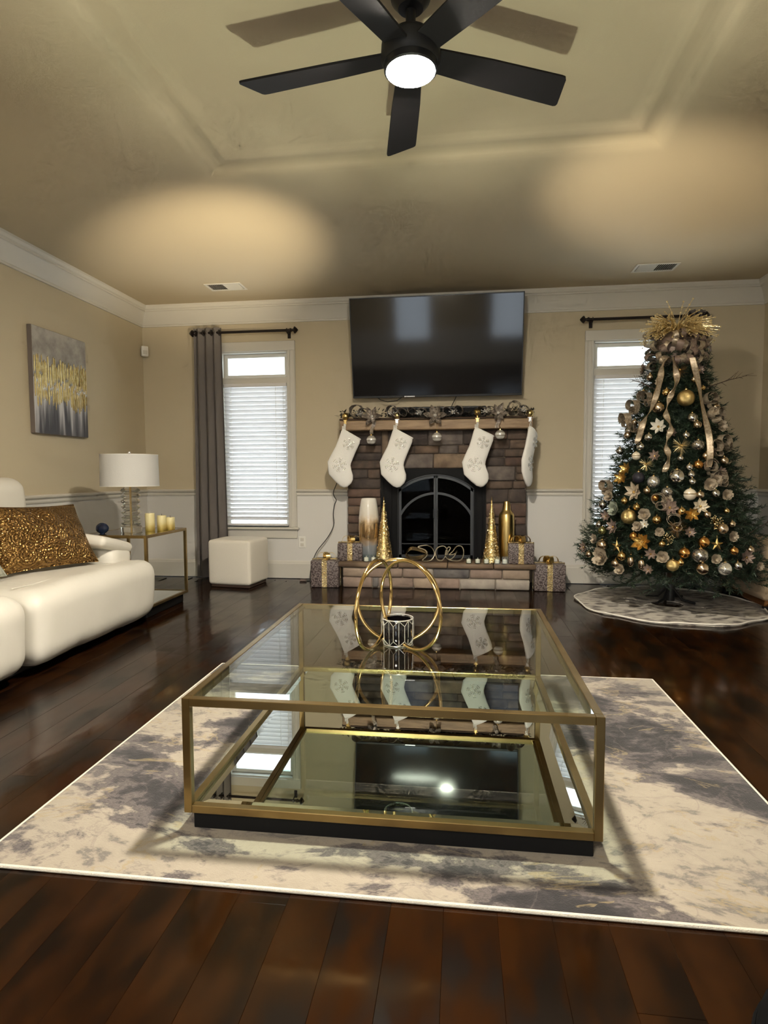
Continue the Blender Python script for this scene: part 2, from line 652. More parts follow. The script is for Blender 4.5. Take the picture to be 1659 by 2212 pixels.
structure('wall_back', 'tan wall with two windows behind the fireplace', 'wall', wall_with_holes(XL - TK, XR + TK, YB, YB + TK, [(a, c, WZ0, WZ1) for a, c in WINS]), m_wall, smooth=0)
structure('wall_left', 'tan side wall behind the white sofa', 'wall', G().box((XL - TK, YR, 0), (XL, YB, CH)), m_wall, smooth=0)
structure('wall_right', 'tan side wall beyond the Christmas tree', 'wall', G().box((XR, YR, 0), (XR + TK, YB, CH)), m_wall, smooth=0)
structure('wall_rear', 'rear wall with two tall windows', 'wall', wall_with_holes(XL - TK, XR + TK, YR - TK, YR, [(-1.55, -0.75, .6, 2.3), (.75, 1.55, .6, 2.3)]), m_wall, smooth=0)


def moulding(name, label, segs, profile, mat=m_trim):
    """profile (out from the wall, height) swept along wall runs (wall, from, to)"""
    root = structure(name, label, 'trim')
    for (wl, a, b_) in segs:
        g = G()
        if wl == 'B':
            g.prism([(YB - d, z) for d, z in profile], a, b_, 0)
        elif wl == 'L':
            g.prism([(XL + d, z) for d, z in profile], a, b_, 1)
        elif wl == 'R':
            g.prism([(XR - d, z) for d, z in profile], a, b_, 1)
        g.build('moulding', mat, root, recalc=True, smooth=25)
    return root


crown = [(0, 2.545), (.014, 2.545), (.016, 2.560), (.010, 2.566), (.012, 2.575), (.022, 2.59), (.034, 2.62), (.05, 2.655), (.072, 2.682), (.082, 2.686), (.082, 2.696), (.094, 2.704), (.104, 2.722), (.104, 2.741), (0, 2.741)]
moulding('trim_1', 'white crown moulding along the top of the wall behind the fireplace', [('B', XL, XR)], crown)
moulding('trim_2', 'white crown moulding above the picture on the side wall', [('L', YR, YB)], crown)
moulding('trim_3', 'white crown moulding in the corner beyond the Christmas tree', [('R', YR, YB)], crown)
rail = [(0, .832), (.010, .834), (.014, .846), (.012, .862), (.022, .870), (.032, .878), (.034, .890), (.026, .897), (0, .899)]
CX = 0.075
moulding('trim_4', 'white chair rail broken by the windows and the fireplace', [('B', XL, WINS[0][0] - CX), ('B', WINS[0][1] + CX, -1.085), ('B', .615, WINS[1][0] - CX), ('B', WINS[1][1] + CX, XR)], rail)
moulding('trim_5', 'white chair rail running behind the sofa', [('L', YR, YB)], rail)
moulding('trim_6', 'white chair rail beyond the Christmas tree', [('R', YR, YB)], rail)
base = [(0, 0), (.018, 0), (.018, .145), (.013, .155), (.012, .165), (.004, .176), (0, .176)]
moulding('baseboard_back', 'tall white baseboard under the windows', [('B', XL, -1.085), ('B', .615, XR)], base)
moulding('baseboard_left', 'white baseboard behind the sofa and side table', [('L', YR, YB)], base)
moulding('baseboard_right', 'white baseboard beyond the beige bench', [('R', YR, YB)], base)

# windows
m_sash = M('window_sash', (0.66, 0.64, 0.58), 0.45)


def window(n, x0, x1, label):
    root = structure('window_%d' % n, label, 'window')
    cw = 0.078
    yf = YB - 0.020
    for nm, lo, hi in (('casing', (x0 - cw, yf, WZ0 - .0), (x0, YB + .01, WZ1)), ('casing', (x1, yf, WZ0), (x1 + cw, YB + .01, WZ1)), ('head_casing', (x0 - cw, yf, WZ1), (x1 + cw, YB + .01, WZ1 + .095))):
        g = G().box(lo, hi, .004)
        if nm == 'casing':
            g.box((lo[0] + .015, lo[1] - .008, lo[2]), (lo[0] + .028, lo[1] + .004, hi[2]), .003)
            g.box((hi[0] - .020, lo[1] - .008, lo[2]), (hi[0] - .004, lo[1] + .004, hi[2]), .003)
        g.build(nm, m_trim, root)
    for sx in (x0, x1 - .012):
        G().box((sx, YB, WZ0), (sx + .012, YB + TK, WZ1)).build('jamb', m_trim, root, smooth=0)
    G().box((x0, YB, WZ1 - .012), (x1, YB + TK, WZ1)).build('head_jamb', m_trim, root, smooth=0)
    G().box((x0 - cw - .02, YB - .05, WZ0 - .022), (x1 + cw + .02, YB + TK, WZ0), .006).build('sill', m_trim, root)
    G().box((x0 - cw, YB - .018, WZ0 - .112), (x1 + cw, YB + .01, WZ0 - .022), .004).build('apron', m_trim, root)
    ys = YB + .055
    # transom sash and lower double hung sash
    for nm, z0, z1 in (('transom_sash', 2.02, WZ1 - .012), ('lower_sash', WZ0, 1.95)):
        t = 0.038
        g = G().box((x0 + .012, ys, z0), (x0 + .012 + t, ys + .035, z1), .003).box((x1 - .012 - t, ys, z0), (x1 - .012, ys + .035, z1), .003)
        g.box((x0 + .012 + t, ys, z1 - t), (x1 - .012 - t, ys + .035, z1), .003).box((x0 + .012 + t, ys, z0), (x1 - .012 - t, ys + .035, z0 + t * .8), .003)
        so = g.build(nm, m_sash, root)
        G().box((x0 + .03, ys + .015, z0 + .01), (x1 - .03, ys + .019, z1 - .01)).build('pane', m_pane, so, smooth=0)
    G().box((x0, YB + .012, 1.945), (x1, YB + .09, 2.02), .006).build('transom_bar', m_trim, root)
    return root


window(1, *WINS[0], 'window with white trim between the curtain and the fireplace')
window(2, *WINS[1], 'window with white trim partly hidden by the Christmas tree')

# slatted blinds, one in each window
SLW = 0.050


def slat_mesh(w):
    g = G()
    n = 5
    for sd in (0, 1):
        for xx in (-w / 2, w / 2):
            for k in range(n):
                t = -1 + 2 * k / (n - 1)
                g.v.append((xx, t * SLW / 2, 0.0045 * (1 - t * t) + (0.0014 if sd == 0 else -0.0014)))
    def I(sd, xi, k):
        return sd * 2 * n + xi * n + k
    for k in range(n - 1):
        g.f.append((I(0, 0, k), I(0, 1, k), I(0, 1, k + 1), I(0, 0, k + 1)))
        g.f.append((I(1, 0, k + 1), I(1, 1, k + 1), I(1, 1, k), I(1, 0, k)))
    for xi in (0, 1):
        lp = [I(0, xi, k) for k in range(n)] + [I(1, xi, k) for k in range(n - 1, -1, -1)]
        g.f.append(tuple(lp if xi == 0 else lp[::-1]))
    g.f.append((I(0, 0, 0), I(1, 0, 0), I(1, 1, 0), I(0, 1, 0)))
    g.f.append((I(0, 1, n - 1), I(1, 1, n - 1), I(1, 0, n - 1), I(0, 0, n - 1)))
    me = g.mesh('slat', 40)
    me.materials.append(m_slat)
    return me


def blind(x0, x1, label):
    w = x1 - x0 - .036
    cxx = (x0 + x1) / 2
    yb = YB + .022
    root = thing('window_blind', label, 'blind', (cxx, yb, WZ0), group='window blinds')
    me = slat_mesh(w)
    zt = 1.928 - WZ0
    G().box((-w / 2, -.022, zt - .006), (w / 2, .024, zt + .030), .004).build('headrail', m_slat, root)
    n, z = 0, zt - .030
    while z > .055:
        s_ = link('slat', me, root, (0, 0, z))
        s_.rotation_euler = (radians(-46 + random.uniform(-1.5, 1.5)), 0, random.uniform(-.003, .003))
        z -= .0432
        n += 1
    G().box((-w / 2, -.020, .012), (w / 2, .020, .034), .005).build('bottom_rail', m_slat, root)
    for f in (-.38, .33):
        for dy in (-.027, .027):
            G().tube([(f * w, dy, zt), (f * w, dy, .03)], .0016, 5).build('ladder_cord', m_white, root)
    g = G().tube([(w / 2 - .03, -.035, zt), (w / 2 - .028, -.038, .45), (w / 2 - .02, -.036, .04)], .0018, 5)
    g.build('pull_cord', m_white, root)


blind(*WINS[0], 'white slatted blind in the window beside the curtain')
blind(*WINS[1], 'white slatted blind in the window behind the Christmas tree')


def part(g, name, mat, root, sub=None, **kw):
    """a part whose mesh is laid out in room coordinates, under a root that has no rotation"""
    r_ = root.location
    o = g.build(name, mat, sub or root, **kw)
    if sub is None:
        o.location = (-r_[0], -r_[1], -r_[2])
    return o


# ------------------------------------------------------------------ fireplace
STONES = [M('stone_%s' % n, c, 0.85, col2=c2, nscale=9, ndetail=5, bump=0.5, bscale=22) for n, c, c2 in (
    ('brown', (.19, .128, .088), (.085, .060, .044)), ('tan', (.27, .195, .130), (.140, .098, .066)), ('grey', (.20, .165, .14), (.095, .078, .070)),
    ('dark', (.085, .065, .053), (.045, .034, .030)), ('red', (.165, .102, .074), (.085, .054, .042)), ('umber', (.145, .10, .072), (.070, .050, .038)))]
m_mortar = M('mortar', (.085, .066, .052), .95, bump=.4, bscale=60)
m_hearthm = M('hearth_mortar', (.30, .25, .20), .95, bump=.4, bscale=60)
HST = [M('hearth_stone_%s' % n, c, 0.8, col2=c2, nscale=8, ndetail=5, bump=0.45, bscale=22) for n, c, c2 in (
    ('rose', (.34, .25, .20), (.23, .17, .135)), ('sand', (.39, .30, .22), (.28, .21, .16)), ('slate', (.17, .155, .145), (.11, .10, .10)), ('ash', (.43, .38, .32), (.31, .27, .235)))]
fp = thing('fireplace', 'brown stone fireplace with wooden mantel, raised hearth and arched black doors', 'fireplace', (-0.233, 5.6, 0))


def stone(x0, x1, z0, z1, yf, mat, depth=.06, sideways=False, gap=.0032, jit=.006):
    g = G()
    pr = random.uniform(-.010, .008)
    g.box((x0 + gap, yf + pr, z0 + gap), (x1 - gap, yf + depth, z1 - gap), .009)
    vv = []
    for q in g.v:
        n = mnoise.noise_vector(Vector(q) * 9.0)
        vv.append((q[0] + n.x * jit, q[1] + n.y * jit * 1.3, q[2] + n.z * jit))
    g.v = vv
    part(g, 'stone', mat, fp, smooth=50)


YS = 5.678
part(G().box((-1.078, YS + .018, .2), (-.757, YB + .0, 1.46)).box((.241, YS + .018, .2), (.612, YB + .0, 1.46)).box((-.757, YS + .018, 1.095), (.241, YB, 1.46)), 'mortar_bed', m_mortar, fp, smooth=0)


def courses(x0, x1, z0, z1, minl, maxl, hs, mats):
    z = z0
    while z < z1 - .03:
        h = random.choice(hs)
        if z + h > z1 - .035:
            h = z1 - z
        xx = x0
        while xx < x1 - .01:
            L = random.uniform(minl, maxl)
            if xx + L > x1 - minl * .6:
                L = x1 - xx
            if h > .11 and random.random() < .45 and L > .1:
                stone(xx, xx + L, z, z + h * .5, YS, random.choice(mats))
                stone(xx, xx + L, z + h * .5, z + h, YS, random.choice(mats))
            else:
                stone(xx, xx + L, z, z + h, YS, random.choice(mats))
            xx += L
        z += h


BR, TN, GY, DK, RD, UM = STONES
courses(-1.083, -.757, .236, 1.095, .17, .34, (.07, .085, .095), (BR, UM, DK, RD, GY, UM))
courses(.241, .617, .236, .98, .17, .38, (.075, .09, .10, .13), (BR, UM, DK, RD, UM))
stone(.241, .51, .98, 1.115, YS, GY)
stone(.51, .617, .98, 1.045, YS, BR)
stone(.51, .617, 1.045, 1.115, YS, UM)
courses(.241, .617, 1.115, 1.455, .15, .30, (.075, .085, .13), (BR, UM, RD, DK))
courses(-1.083, -.745, 1.095, 1.455, .2, .34, (.08, .09, .15), (DK, UM, DK, RD))
stone(-.745, -.68, 1.18, 1.455, YS, TN)
stone(-.745, -.25, 1.095, 1.235, YS - .005, GY)
stone(-.25, .241, 1.095, 1.235, YS - .005, TN)
for a, c, mt in ((-.68, -.43, UM), (-.43, -.20, BR), (-.20, -.02, GY), (-.02, .241, UM)):
    stone(a, c, 1.235, 1.315, YS, mt)
stone(-.745, -.68, 1.1, 1.18, YS, UM)
for a, c, mt in ((-.68, -.30, DK), (-.30, .03, GY), (.03, .241, DK)):
    stone(a, c, 1.315, 1.455, YS, mt)

# hearth
YH = 5.385
part(G().box((-1.066, YH + .02, 0), (.610, YB - .002, .19)), 'hearth_core', m_hearthm, fp, smooth=0)
RO, SA, SL, AS = HST
for (z0, z1, cuts, mts) in ((.0, .098, (-1.078, -.80, -.74, -.42, -.24, .0, .32, .622), (RO, SL, RO, SA, RO, AS, AS)), (.098, .192, (-1.078, -.83, -.52, -.30, -.24, .09, .38, .622), (SA, RO, RO, AS, SL, RO, SA))):
    for a, c, mt in zip(cuts[:-1], cuts[1:], mts):
        stone(a, c, z0, z1, YH, mt, .05)
for z0 in (.0, .098):      # returns of the hearth
    for xs in (-1.078, .577):
        g = G().box((xs, YH + .055, z0 + .004), (xs + .045, YB - .004, z0 + .092), .008)
        part(g, 'stone', random.choice(HST), fp, smooth=50)
m_slab = M('hearth_slab', (.20, .135, .085), .6, col2=(.12, .08, .052), nscale=7, ndetail=5, bump=.3, bscale=25)
for a, c in ((-1.118, -.56), (-.56, -.11), (-.11, .30), (.30, .674)):
    g = G().box((a + .003, YH - .028, .193), (c - .003, YB - .002, .238), .008)
    g.v = [(q[0], q[1] + .004 * mnoise.noise(Vector(q) * 7), q[2] + .002 * mnoise.noise(Vector(q) * 11)) for q in g.v]
    part(g, 'hearth_slab', m_slab, fp, smooth=50)

# mantel
m_mantel = M('mantel_oak', (.36, .245, .14), .55, col2=(.24, .155, .085), nscale=5, ndetail=6, stretch=(1.2, 8, 8), bump=.3, bscale=18)
part(G().box((-1.125, 5.545, 1.456), (.652, YB - .001, 1.546), .007), 'mantel_shelf', m_mantel, fp)

# firebox surround with an arched opening
XA, XB, ZB0, ZSP, ZCR = -.585, .128, .245, .905, 1.036
hw, rise = (XB - XA) / 2, ZCR - ZSP
AR = (hw * hw + rise * rise) / (2 * rise)
AXC, AZC = (XA + XB) / 2, ZCR - AR


def arc(x0, x1, R, n=14, zc=AZC):
    return [(x0 + (x1 - x0) * i / n, zc + sqrt(max(0, R * R - (x0 + (x1 - x0) * i / n - AXC) ** 2))) for i in range(n + 1)]


m_panel = M('black_surround', (.0045, .0045, .005), .6, .0, Specular_IOR_Level=.15)
pl = [(-.757, .239), (XA, .239)] + arc(XA, XB, AR) + [(XB, .239), (.241, .239), (.241, 1.097), (-.757, 1.097)]
part(G().prism(pl, YS + .004, YS + .03, 1), 'firebox_surround', m_panel, fp, recalc=True)
for xx in (-.735, -.66, .205, .15):
    part(G().box((xx, YS - .004, .24), (xx + .012, YS + .006, .98), .002), 'surround_rib', m_panel, fp)
# dark cavity with brick-lined back and logs
g = G().box((-.60, YB - .015, .23), (.14, YB - .004, 1.06)).box((-.61, YS + .03, .23), (-.60, YB - .004, 1.06)).box((.14, YS + .03, .23), (.15, YB - .004, 1.06)).box((-.61, YS + .03, 1.05), (.15, YB - .004, 1.06)).box((-.60, YS + .03, .225), (.14, YB - .004, .245))
part(g, 'firebox_cavity', m_soot, fp, smooth=0)
m_log = M('charred_log', (.06, .048, .04), .9, col2=(.02, .017, .015), nscale=12, bump=.7, bscale=30)
for (a, c, r_) in (((-.50, 5.77, .33), (.05, 5.76, .31), .04), ((-.42, 5.755, .42), (-.02, 5.775, .38), .035), ((-.30, 5.77, .50), (.02, 5.765, .44), .03)):
    part(G().cyl(a, c, r_, 9, r_ * .8), 'log', m_log, fp)
for (xa, xb, side) in ((XA, AXC, -1), (AXC, XB, 1)):
    g = G()
    y0, y1 = YS - .016, YS + .004
    t = .030
    if side < 0:
        g.prism([(xa, ZB0), (xa + t, ZB0), (xa + t, arc(xa + t, xa + t, AR)[0][1] - .004), (xa, ZSP)], y0, y1)
        g.prism([(xb - t * .62, ZB0), (xb - .002, ZB0), (xb - .002, ZCR), (xb - t * .62, ZCR)], y0, y1)
    else:
        g.prism([(xb - t, ZB0), (xb, ZB0), (xb, ZSP), (xb - t, arc(xb - t, xb - t, AR)[0][1] - .004)], y0, y1)
        g.prism([(xa + .002, ZB0), (xa + t * .62, ZB0), (xa + t * .62, ZCR), (xa + .002, ZCR)], y0, y1)
    A, B_ = arc(xa, xb, AR), arc(xa, xb, AR - t)
    g.prism(A + B_[::-1], y0, y1)
    A2, B2 = arc(xa + .01, xb - .01, AR - .163), arc(xa + .01, xb - .01, AR - .185)
    g.prism(A2 + B2[::-1], y0 + .002, y1)
    g.prism([(xa, ZB0), (xb, ZB0), (xb, ZB0 + t), (xa, ZB0 + t)], y0, y1)
    g.prism([(xa + .01, ZB0 + .13), (xb - .01, ZB0 + .13), (xb - .01, ZB0 + .138), (xa + .01, ZB0 + .138)], y0 + .004, y1)
    dr = part(g, 'door', m_iron, fp, recalc=True, smooth=25)
    # raised outer bead
    bead = [(xa if side < 0 else xb, y0 - .003, ZB0)] + [(q[0], y0 - .003, q[1]) for q in (A if side < 0 else A[::-1])]
    G().tube(bead, .007, 6).build('bead', m_iron, dr)
    G().prism([(xa + .005, ZB0 + .005), (xb - .003, ZB0 + .005)] + [(q[0], q[1] - .012) for q in arc(xa + .005, xb - .003, AR)][::-1], YS + .004, YS + .008).build('pane', m_firepane, dr, recalc=True, smooth=0)
    hx = AXC + side * .018
    G().tube([(hx, y0, .62), (hx, y0 - .022, .63), (hx, y0 - .022, .70), (hx, y0, .71)], .006, 6).build('handle', m_iron, dr)

# ------------------------------------------------------------------ television
tv = thing('television', 'large flat black television tilted down on the wall above the mantel', 'television', (-.228, 5.700, 1.772))
tv.rotation_euler = (radians(11.4), 0, 0)
TW, TH = .793, .908
G().box((-TW, 0, 0), (TW, .030, TH), .004).box((-TW + .12, .03, .08), (TW - .12, .055, TH - .25), .01).build('casing', m_black, tv)
g = G()
for lo, hi in (((-TW, -.004, 0), (-TW + .010, .002, TH)), ((TW - .010, -.004, 0), (TW, .002, TH)), ((-TW, -.004, TH - .010), (TW, .002, TH)), ((-TW, -.004, 0), (TW, .002, .020))):
    g.box(lo, hi, .002)
g.build('bezel', m_black, tv)
G().box((-TW + .010, -.0015, .020), (TW - .010, .001, TH - .010)).build('screen', m_screen, tv, smooth=0)
G().box((-.30, -.006, .004), (-.20, -.003, .014), .001).build('badge', m_sequin, tv, label='bright silver badge on the lower edge')
g = G().box((-.20, .055, .30), (.20, .085, .42), .004).box((-.22, .085, .25), (-.18, .11, .46), .004).box((.18, .085, .25), (.22, .11, .46), .004)
g.build('wall_mount', m_black, tv)
for nm, lab, pts in (('video_cable', 'thin black cable hanging in a shallow loop below the television', [(-.80, 5.735, 1.79), (-.76, 5.72, 1.755), (-.69, 5.715, 1.735), (-.60, 5.72, 1.745), (-.54, 5.74, 1.79)]), ('power_cable', 'short thin black cable dropping from television to soundbar', [(-.03, 5.74, 1.80), (-.05, 5.735, 1.75), (-.075, 5.72, 1.70), (-.09, 5.705, 1.66)])):
    o = G().tube(pts, .004, 6).build(nm, m_cord, None, label=lab, category='cable')

# soundbar on the mantel
sb = thing('soundbar', 'black soundbar standing on the mantel behind the garland', 'speaker', (-.20, 5.66, 1.5465))
G().box((-.437, -.045, 0), (.437, .045, .125), .008).build('body', m_black, sb)
m_grille = M('speaker_cloth', (.010, .010, .011), .9, bump=.5, bscale=500)
G().box((-.425, -.0475, .012), (.425, -.044, .113), .002).build('grille', m_grille, sb)

# ------------------------------------------------------------------ garland on the mantel
gar = thing('garland', 'dark ribbon and leaf garland with silver sprigs lying along the mantel', 'garland', (-.23, 5.60, 1.547))
g = G()
rg = random.Random(3)
for i in range(620):
    t = rg.random()
    xx = -.90 + 1.80 * t
    c = Vector((xx, -.03 + rg.uniform(-.03, .025), .018 + rg.random() * .070 * (1.0 if abs(t - .5) > .22 else .55)))
    a, e = rg.uniform(0, 2 * pi), rg.uniform(-.2, .9)
    d = Vector((cos(a) * cos(e), sin(a) * cos(e) * .6, sin(e)))
    L, w = rg.uniform(.03, .06), rg.uniform(.008, .016)
    sd = d.cross(Vector((0, 0, 1))).normalized() * w
    tip = c + d * L
    tip.z = max(tip.z, .004)
    tip.y = min(tip.y, .0)
    g.add([c, c + d * L * .5 + sd, tip, c + d * L * .5 - sd], [(0, 1, 2, 3)])
m_darkleaf = M('dark_leaf', (.020, .020, .014), .4, col2=(.06, .055, .04), nscale=20)
go = g.build('leaves', m_darkleaf, gar, smooth=0)
go['kind'] = 'stuff'
G().tube([(-.90, -.03, .012), (-.4, -.04, .012), (.1, -.04, .012), (.5, -.03, .012), (.88, -.03, .012)], .010, 6).build('stem', m_twig, gar)


def loop_ribbon(root, c, r, wid, a0, turns, mat, name='ribbon_loop', tilt=0.0, squash=1.0, dz=.0):
    pts = []
    n = 22
    for i in range(n + 1):
        a = a0 + turns * 2 * pi * i / n
        rr = r * (1 - .25 * i / n)
        p = Vector((c[0] + rr * cos(a), c[1] + .4 * wid * sin(a * .5), c[2] + rr * squash * sin(a) + dz * i / n))
        pts.append((p, Vector((.25 * sin(a + tilt), 1, .2 * cos(a)))))
    return G().band(pts, wid, .0016).build(name, mat, root, smooth=60)


for (xx, zz, r_, a0, tn) in ((-.735, .075, .052, .4, 1.5), (-.665, .06, .040, 2.0, 1.4), (-.40, .075, .042, 1.0, 1.5), (-.36, .05, .030, 3.0, 1.3), (-.12, .055, .035, .0, 1.4), (-.215, .07, .030, 2.0, 1.2), (.215, .07, .036, .5, 1.5), (.11, .06, .034, 1.5, 1.3), (.42, .06, .036, 2.4, 1.5), (.50, .065, .034, .2, 1.4), (.72, .085, .052, 1.2, 1.6), (.80, .06, .040, 2.6, 1.4), (-.30, .06, .032, 1.2, 1.2)):
    loop_ribbon(gar, (xx, -.045 + rg.uniform(-.01, .01), zz + .008), r_ * 1.32, .062, a0, tn + .5, m_dribbon, tilt=xx)
for k, (xx, zz) in enumerate(((-.71, .05), (-.40, .055), (-.14, .05), (.17, .05), (.46, .055), (.79, .055))):
    g = G()
    for i in range(20):
        a, e = rg.uniform(0, 2 * pi), rg.uniform(-.1, 1.2)
        d = Vector((cos(a) * cos(e), -abs(sin(a)) * cos(e) * .6, sin(e))) * rg.uniform(.02, .05)
        p = Vector((xx, -.06, zz))
        g.tube([p, p + d], .0012, 4)
        g.sphere(p + d, .0062, 8, 6)
    g.build('silver_sprig', m_sequin, gar)


def petal_flower(name, mat, cmat, r, root, loc=(0, 0, 0), face=(0, -1, 0), n1=6, n2=5, curl=.25, droop=.0, seed=1, wide=.24, rnd=False):
    """pointed silk petals in two whorls around a small bead cluster, looking along face"""
    rr = random.Random(seed)
    Q = Vector(face).to_track_quat('Z', 'Y').to_matrix()
    g = G()
    for (n, R, lift, off) in ((n1, r, .10, 0), (n2, r * .68, .40, .35)):
        for i in range(n):
            a = 2 * pi * i / n + off + rr.uniform(-.15, .15)
            R2 = R * rr.uniform(.85, 1.12)
            d = Vector((cos(a), sin(a), 0))
            s_ = Vector((-sin(a), cos(a), 0))
            w = R2 * wide
            mid = []
            for k, (t, ww) in enumerate(((0.08, .3), (.35, .8), (.65, 1.05), (.88, .85), (1.0, .35)) if rnd else ((0.08, .25), (.35, .9), (.62, 1.0), (.85, .5), (1.0, .02))):
                z = R2 * (lift * t + curl * t * t - droop * t)
                c0 = d * (R2 * t) + Vector((0, 0, z))
                mid.append([c0 - s_ * (w * ww) + Vector((0, 0, .22 * w)), c0 - Vector((0, 0, .30 * w)), c0 + s_ * (w * ww) + Vector((0, 0, .22 * w))])
            vs = [Q @ q for row in mid for q in row]
            fs = []
            for k in range(4):
                for j in range(2):
                    fs.append((k * 3 + j, k * 3 + j + 1, k * 3 + 4 + j, k * 3 + 3 + j))
            g.add([v + Vector(loc) for v in vs], fs)
    o = g.build(name, mat, root, smooth=60)
    c = G()
    for i in range(5):
        a = 2 * pi * i / 5
        c.sphere(Vector(loc) + Q @ Vector((cos(a) * r * .09, sin(a) * r * .09, r * .16)), r * .075, 8, 6)
    c.sphere(Vector(loc) + Q @ Vector((0, 0, r * .2)), r * .08, 8, 6)
    return o, c.build('centre', cmat, root)


for k, (xx, zz, r_) in enumerate(((-.582, .030, .095), (.001, .03, .105), (.568, .045, .09))):
    petal_flower('poinsettia', m_dribbon, m_sequin, r_, gar, (xx, -.075, zz), (0.1 * (k - 1), -1, .25), 6, 6, .25, 0, 11 + k)
for k, (xx, z1) in enumerate(((-.575, -.13), (.568, -.09))):
    pts = [(Vector((xx + .012 * sin(i * .9), -.095 - .006 * cos(i * 1.1), .02 + (z1 - .02) * i / 6)), Vector((1, .4 * sin(i), 0))) for i in range(7)]
    G().band(pts, .035, .0016).build('ribbon_tail', m_dribbon, gar, smooth=60)

# ------------------------------------------------------------------ stocking holders, stockings and hanging balls
HLAB = ('gold ball stocking holder at the mantel end beside the window', 'gold ball stocking holder in front of the soundbar beside the second stocking', 'gold ball stocking holder beside the far end of the soundbar', 'gold ball stocking holder at the mantel end nearest the Christmas tree')
HX = (-1.071, -.584, .155, .624)
for k, xx in enumerate(HX):
    h = thing('stocking_holder', HLAB[k], 'stocking holder', (xx, 5.562, 1.5465), group='gold ball stocking holders')
    G().box((-.022, -.012, 0), (.022, .02, .010), .003).box((-.012, -.0225, -.035), (.012, -.0185, .008), .001).build('weight', m_sequin if k in (1, 3) else m_goldsat, h)
    G().tube([(0, -.021, -.03), (0, -.036, -.042), (0, -.044, -.036), (0, -.044, -.026)], .0025, 6).build('hook', m_goldsat, h)
    G().sphere((0, 0, .043 + (.018 if k == 2 else 0)), .034, 20, 12).cyl((0, 0, .008), (0, 0, .03 + (.018 if k == 2 else 0)), .008, 10).build('ball', m_goldsat, h)


def snowflake(r, c, root, seed, yoff):
    g = G()
    rr = random.Random(seed)
    for i in range(6):
        a = pi / 3 * i + .3
        for k in range(1, 5):
            t = r * k / 4
            p = (c[0] + cos(a) * t, yoff(c[0] + cos(a) * t, c[2] + sin(a) * t), c[2] + sin(a) * t)
            g.sphere(p, .006, 6, 4, (1, .35, 1))
            if k > 1:
                for s_ in (-1, 1):
                    b_ = a + s_ * .22
                    q = (c[0] + cos(b_) * t, 0, c[2] + sin(b_) * t)
                    g.sphere((q[0], yoff(q[0], q[2]), q[2]), .0045, 6, 4, (1, .35, 1))
    return g.build('sequin_snowflake', m_sequin, root)


SLAB = ('white plush stocking hanging lowest, at the mantel end beside the window', 'white plush stocking hanging over the corner of the black fire surround', 'white plush stocking hanging above the other side of the fire doors', 'white plush stocking turned edge-on at the mantel end nearest the tree')
m_loop = M('white_tape', (.72, .69, .62), .8)


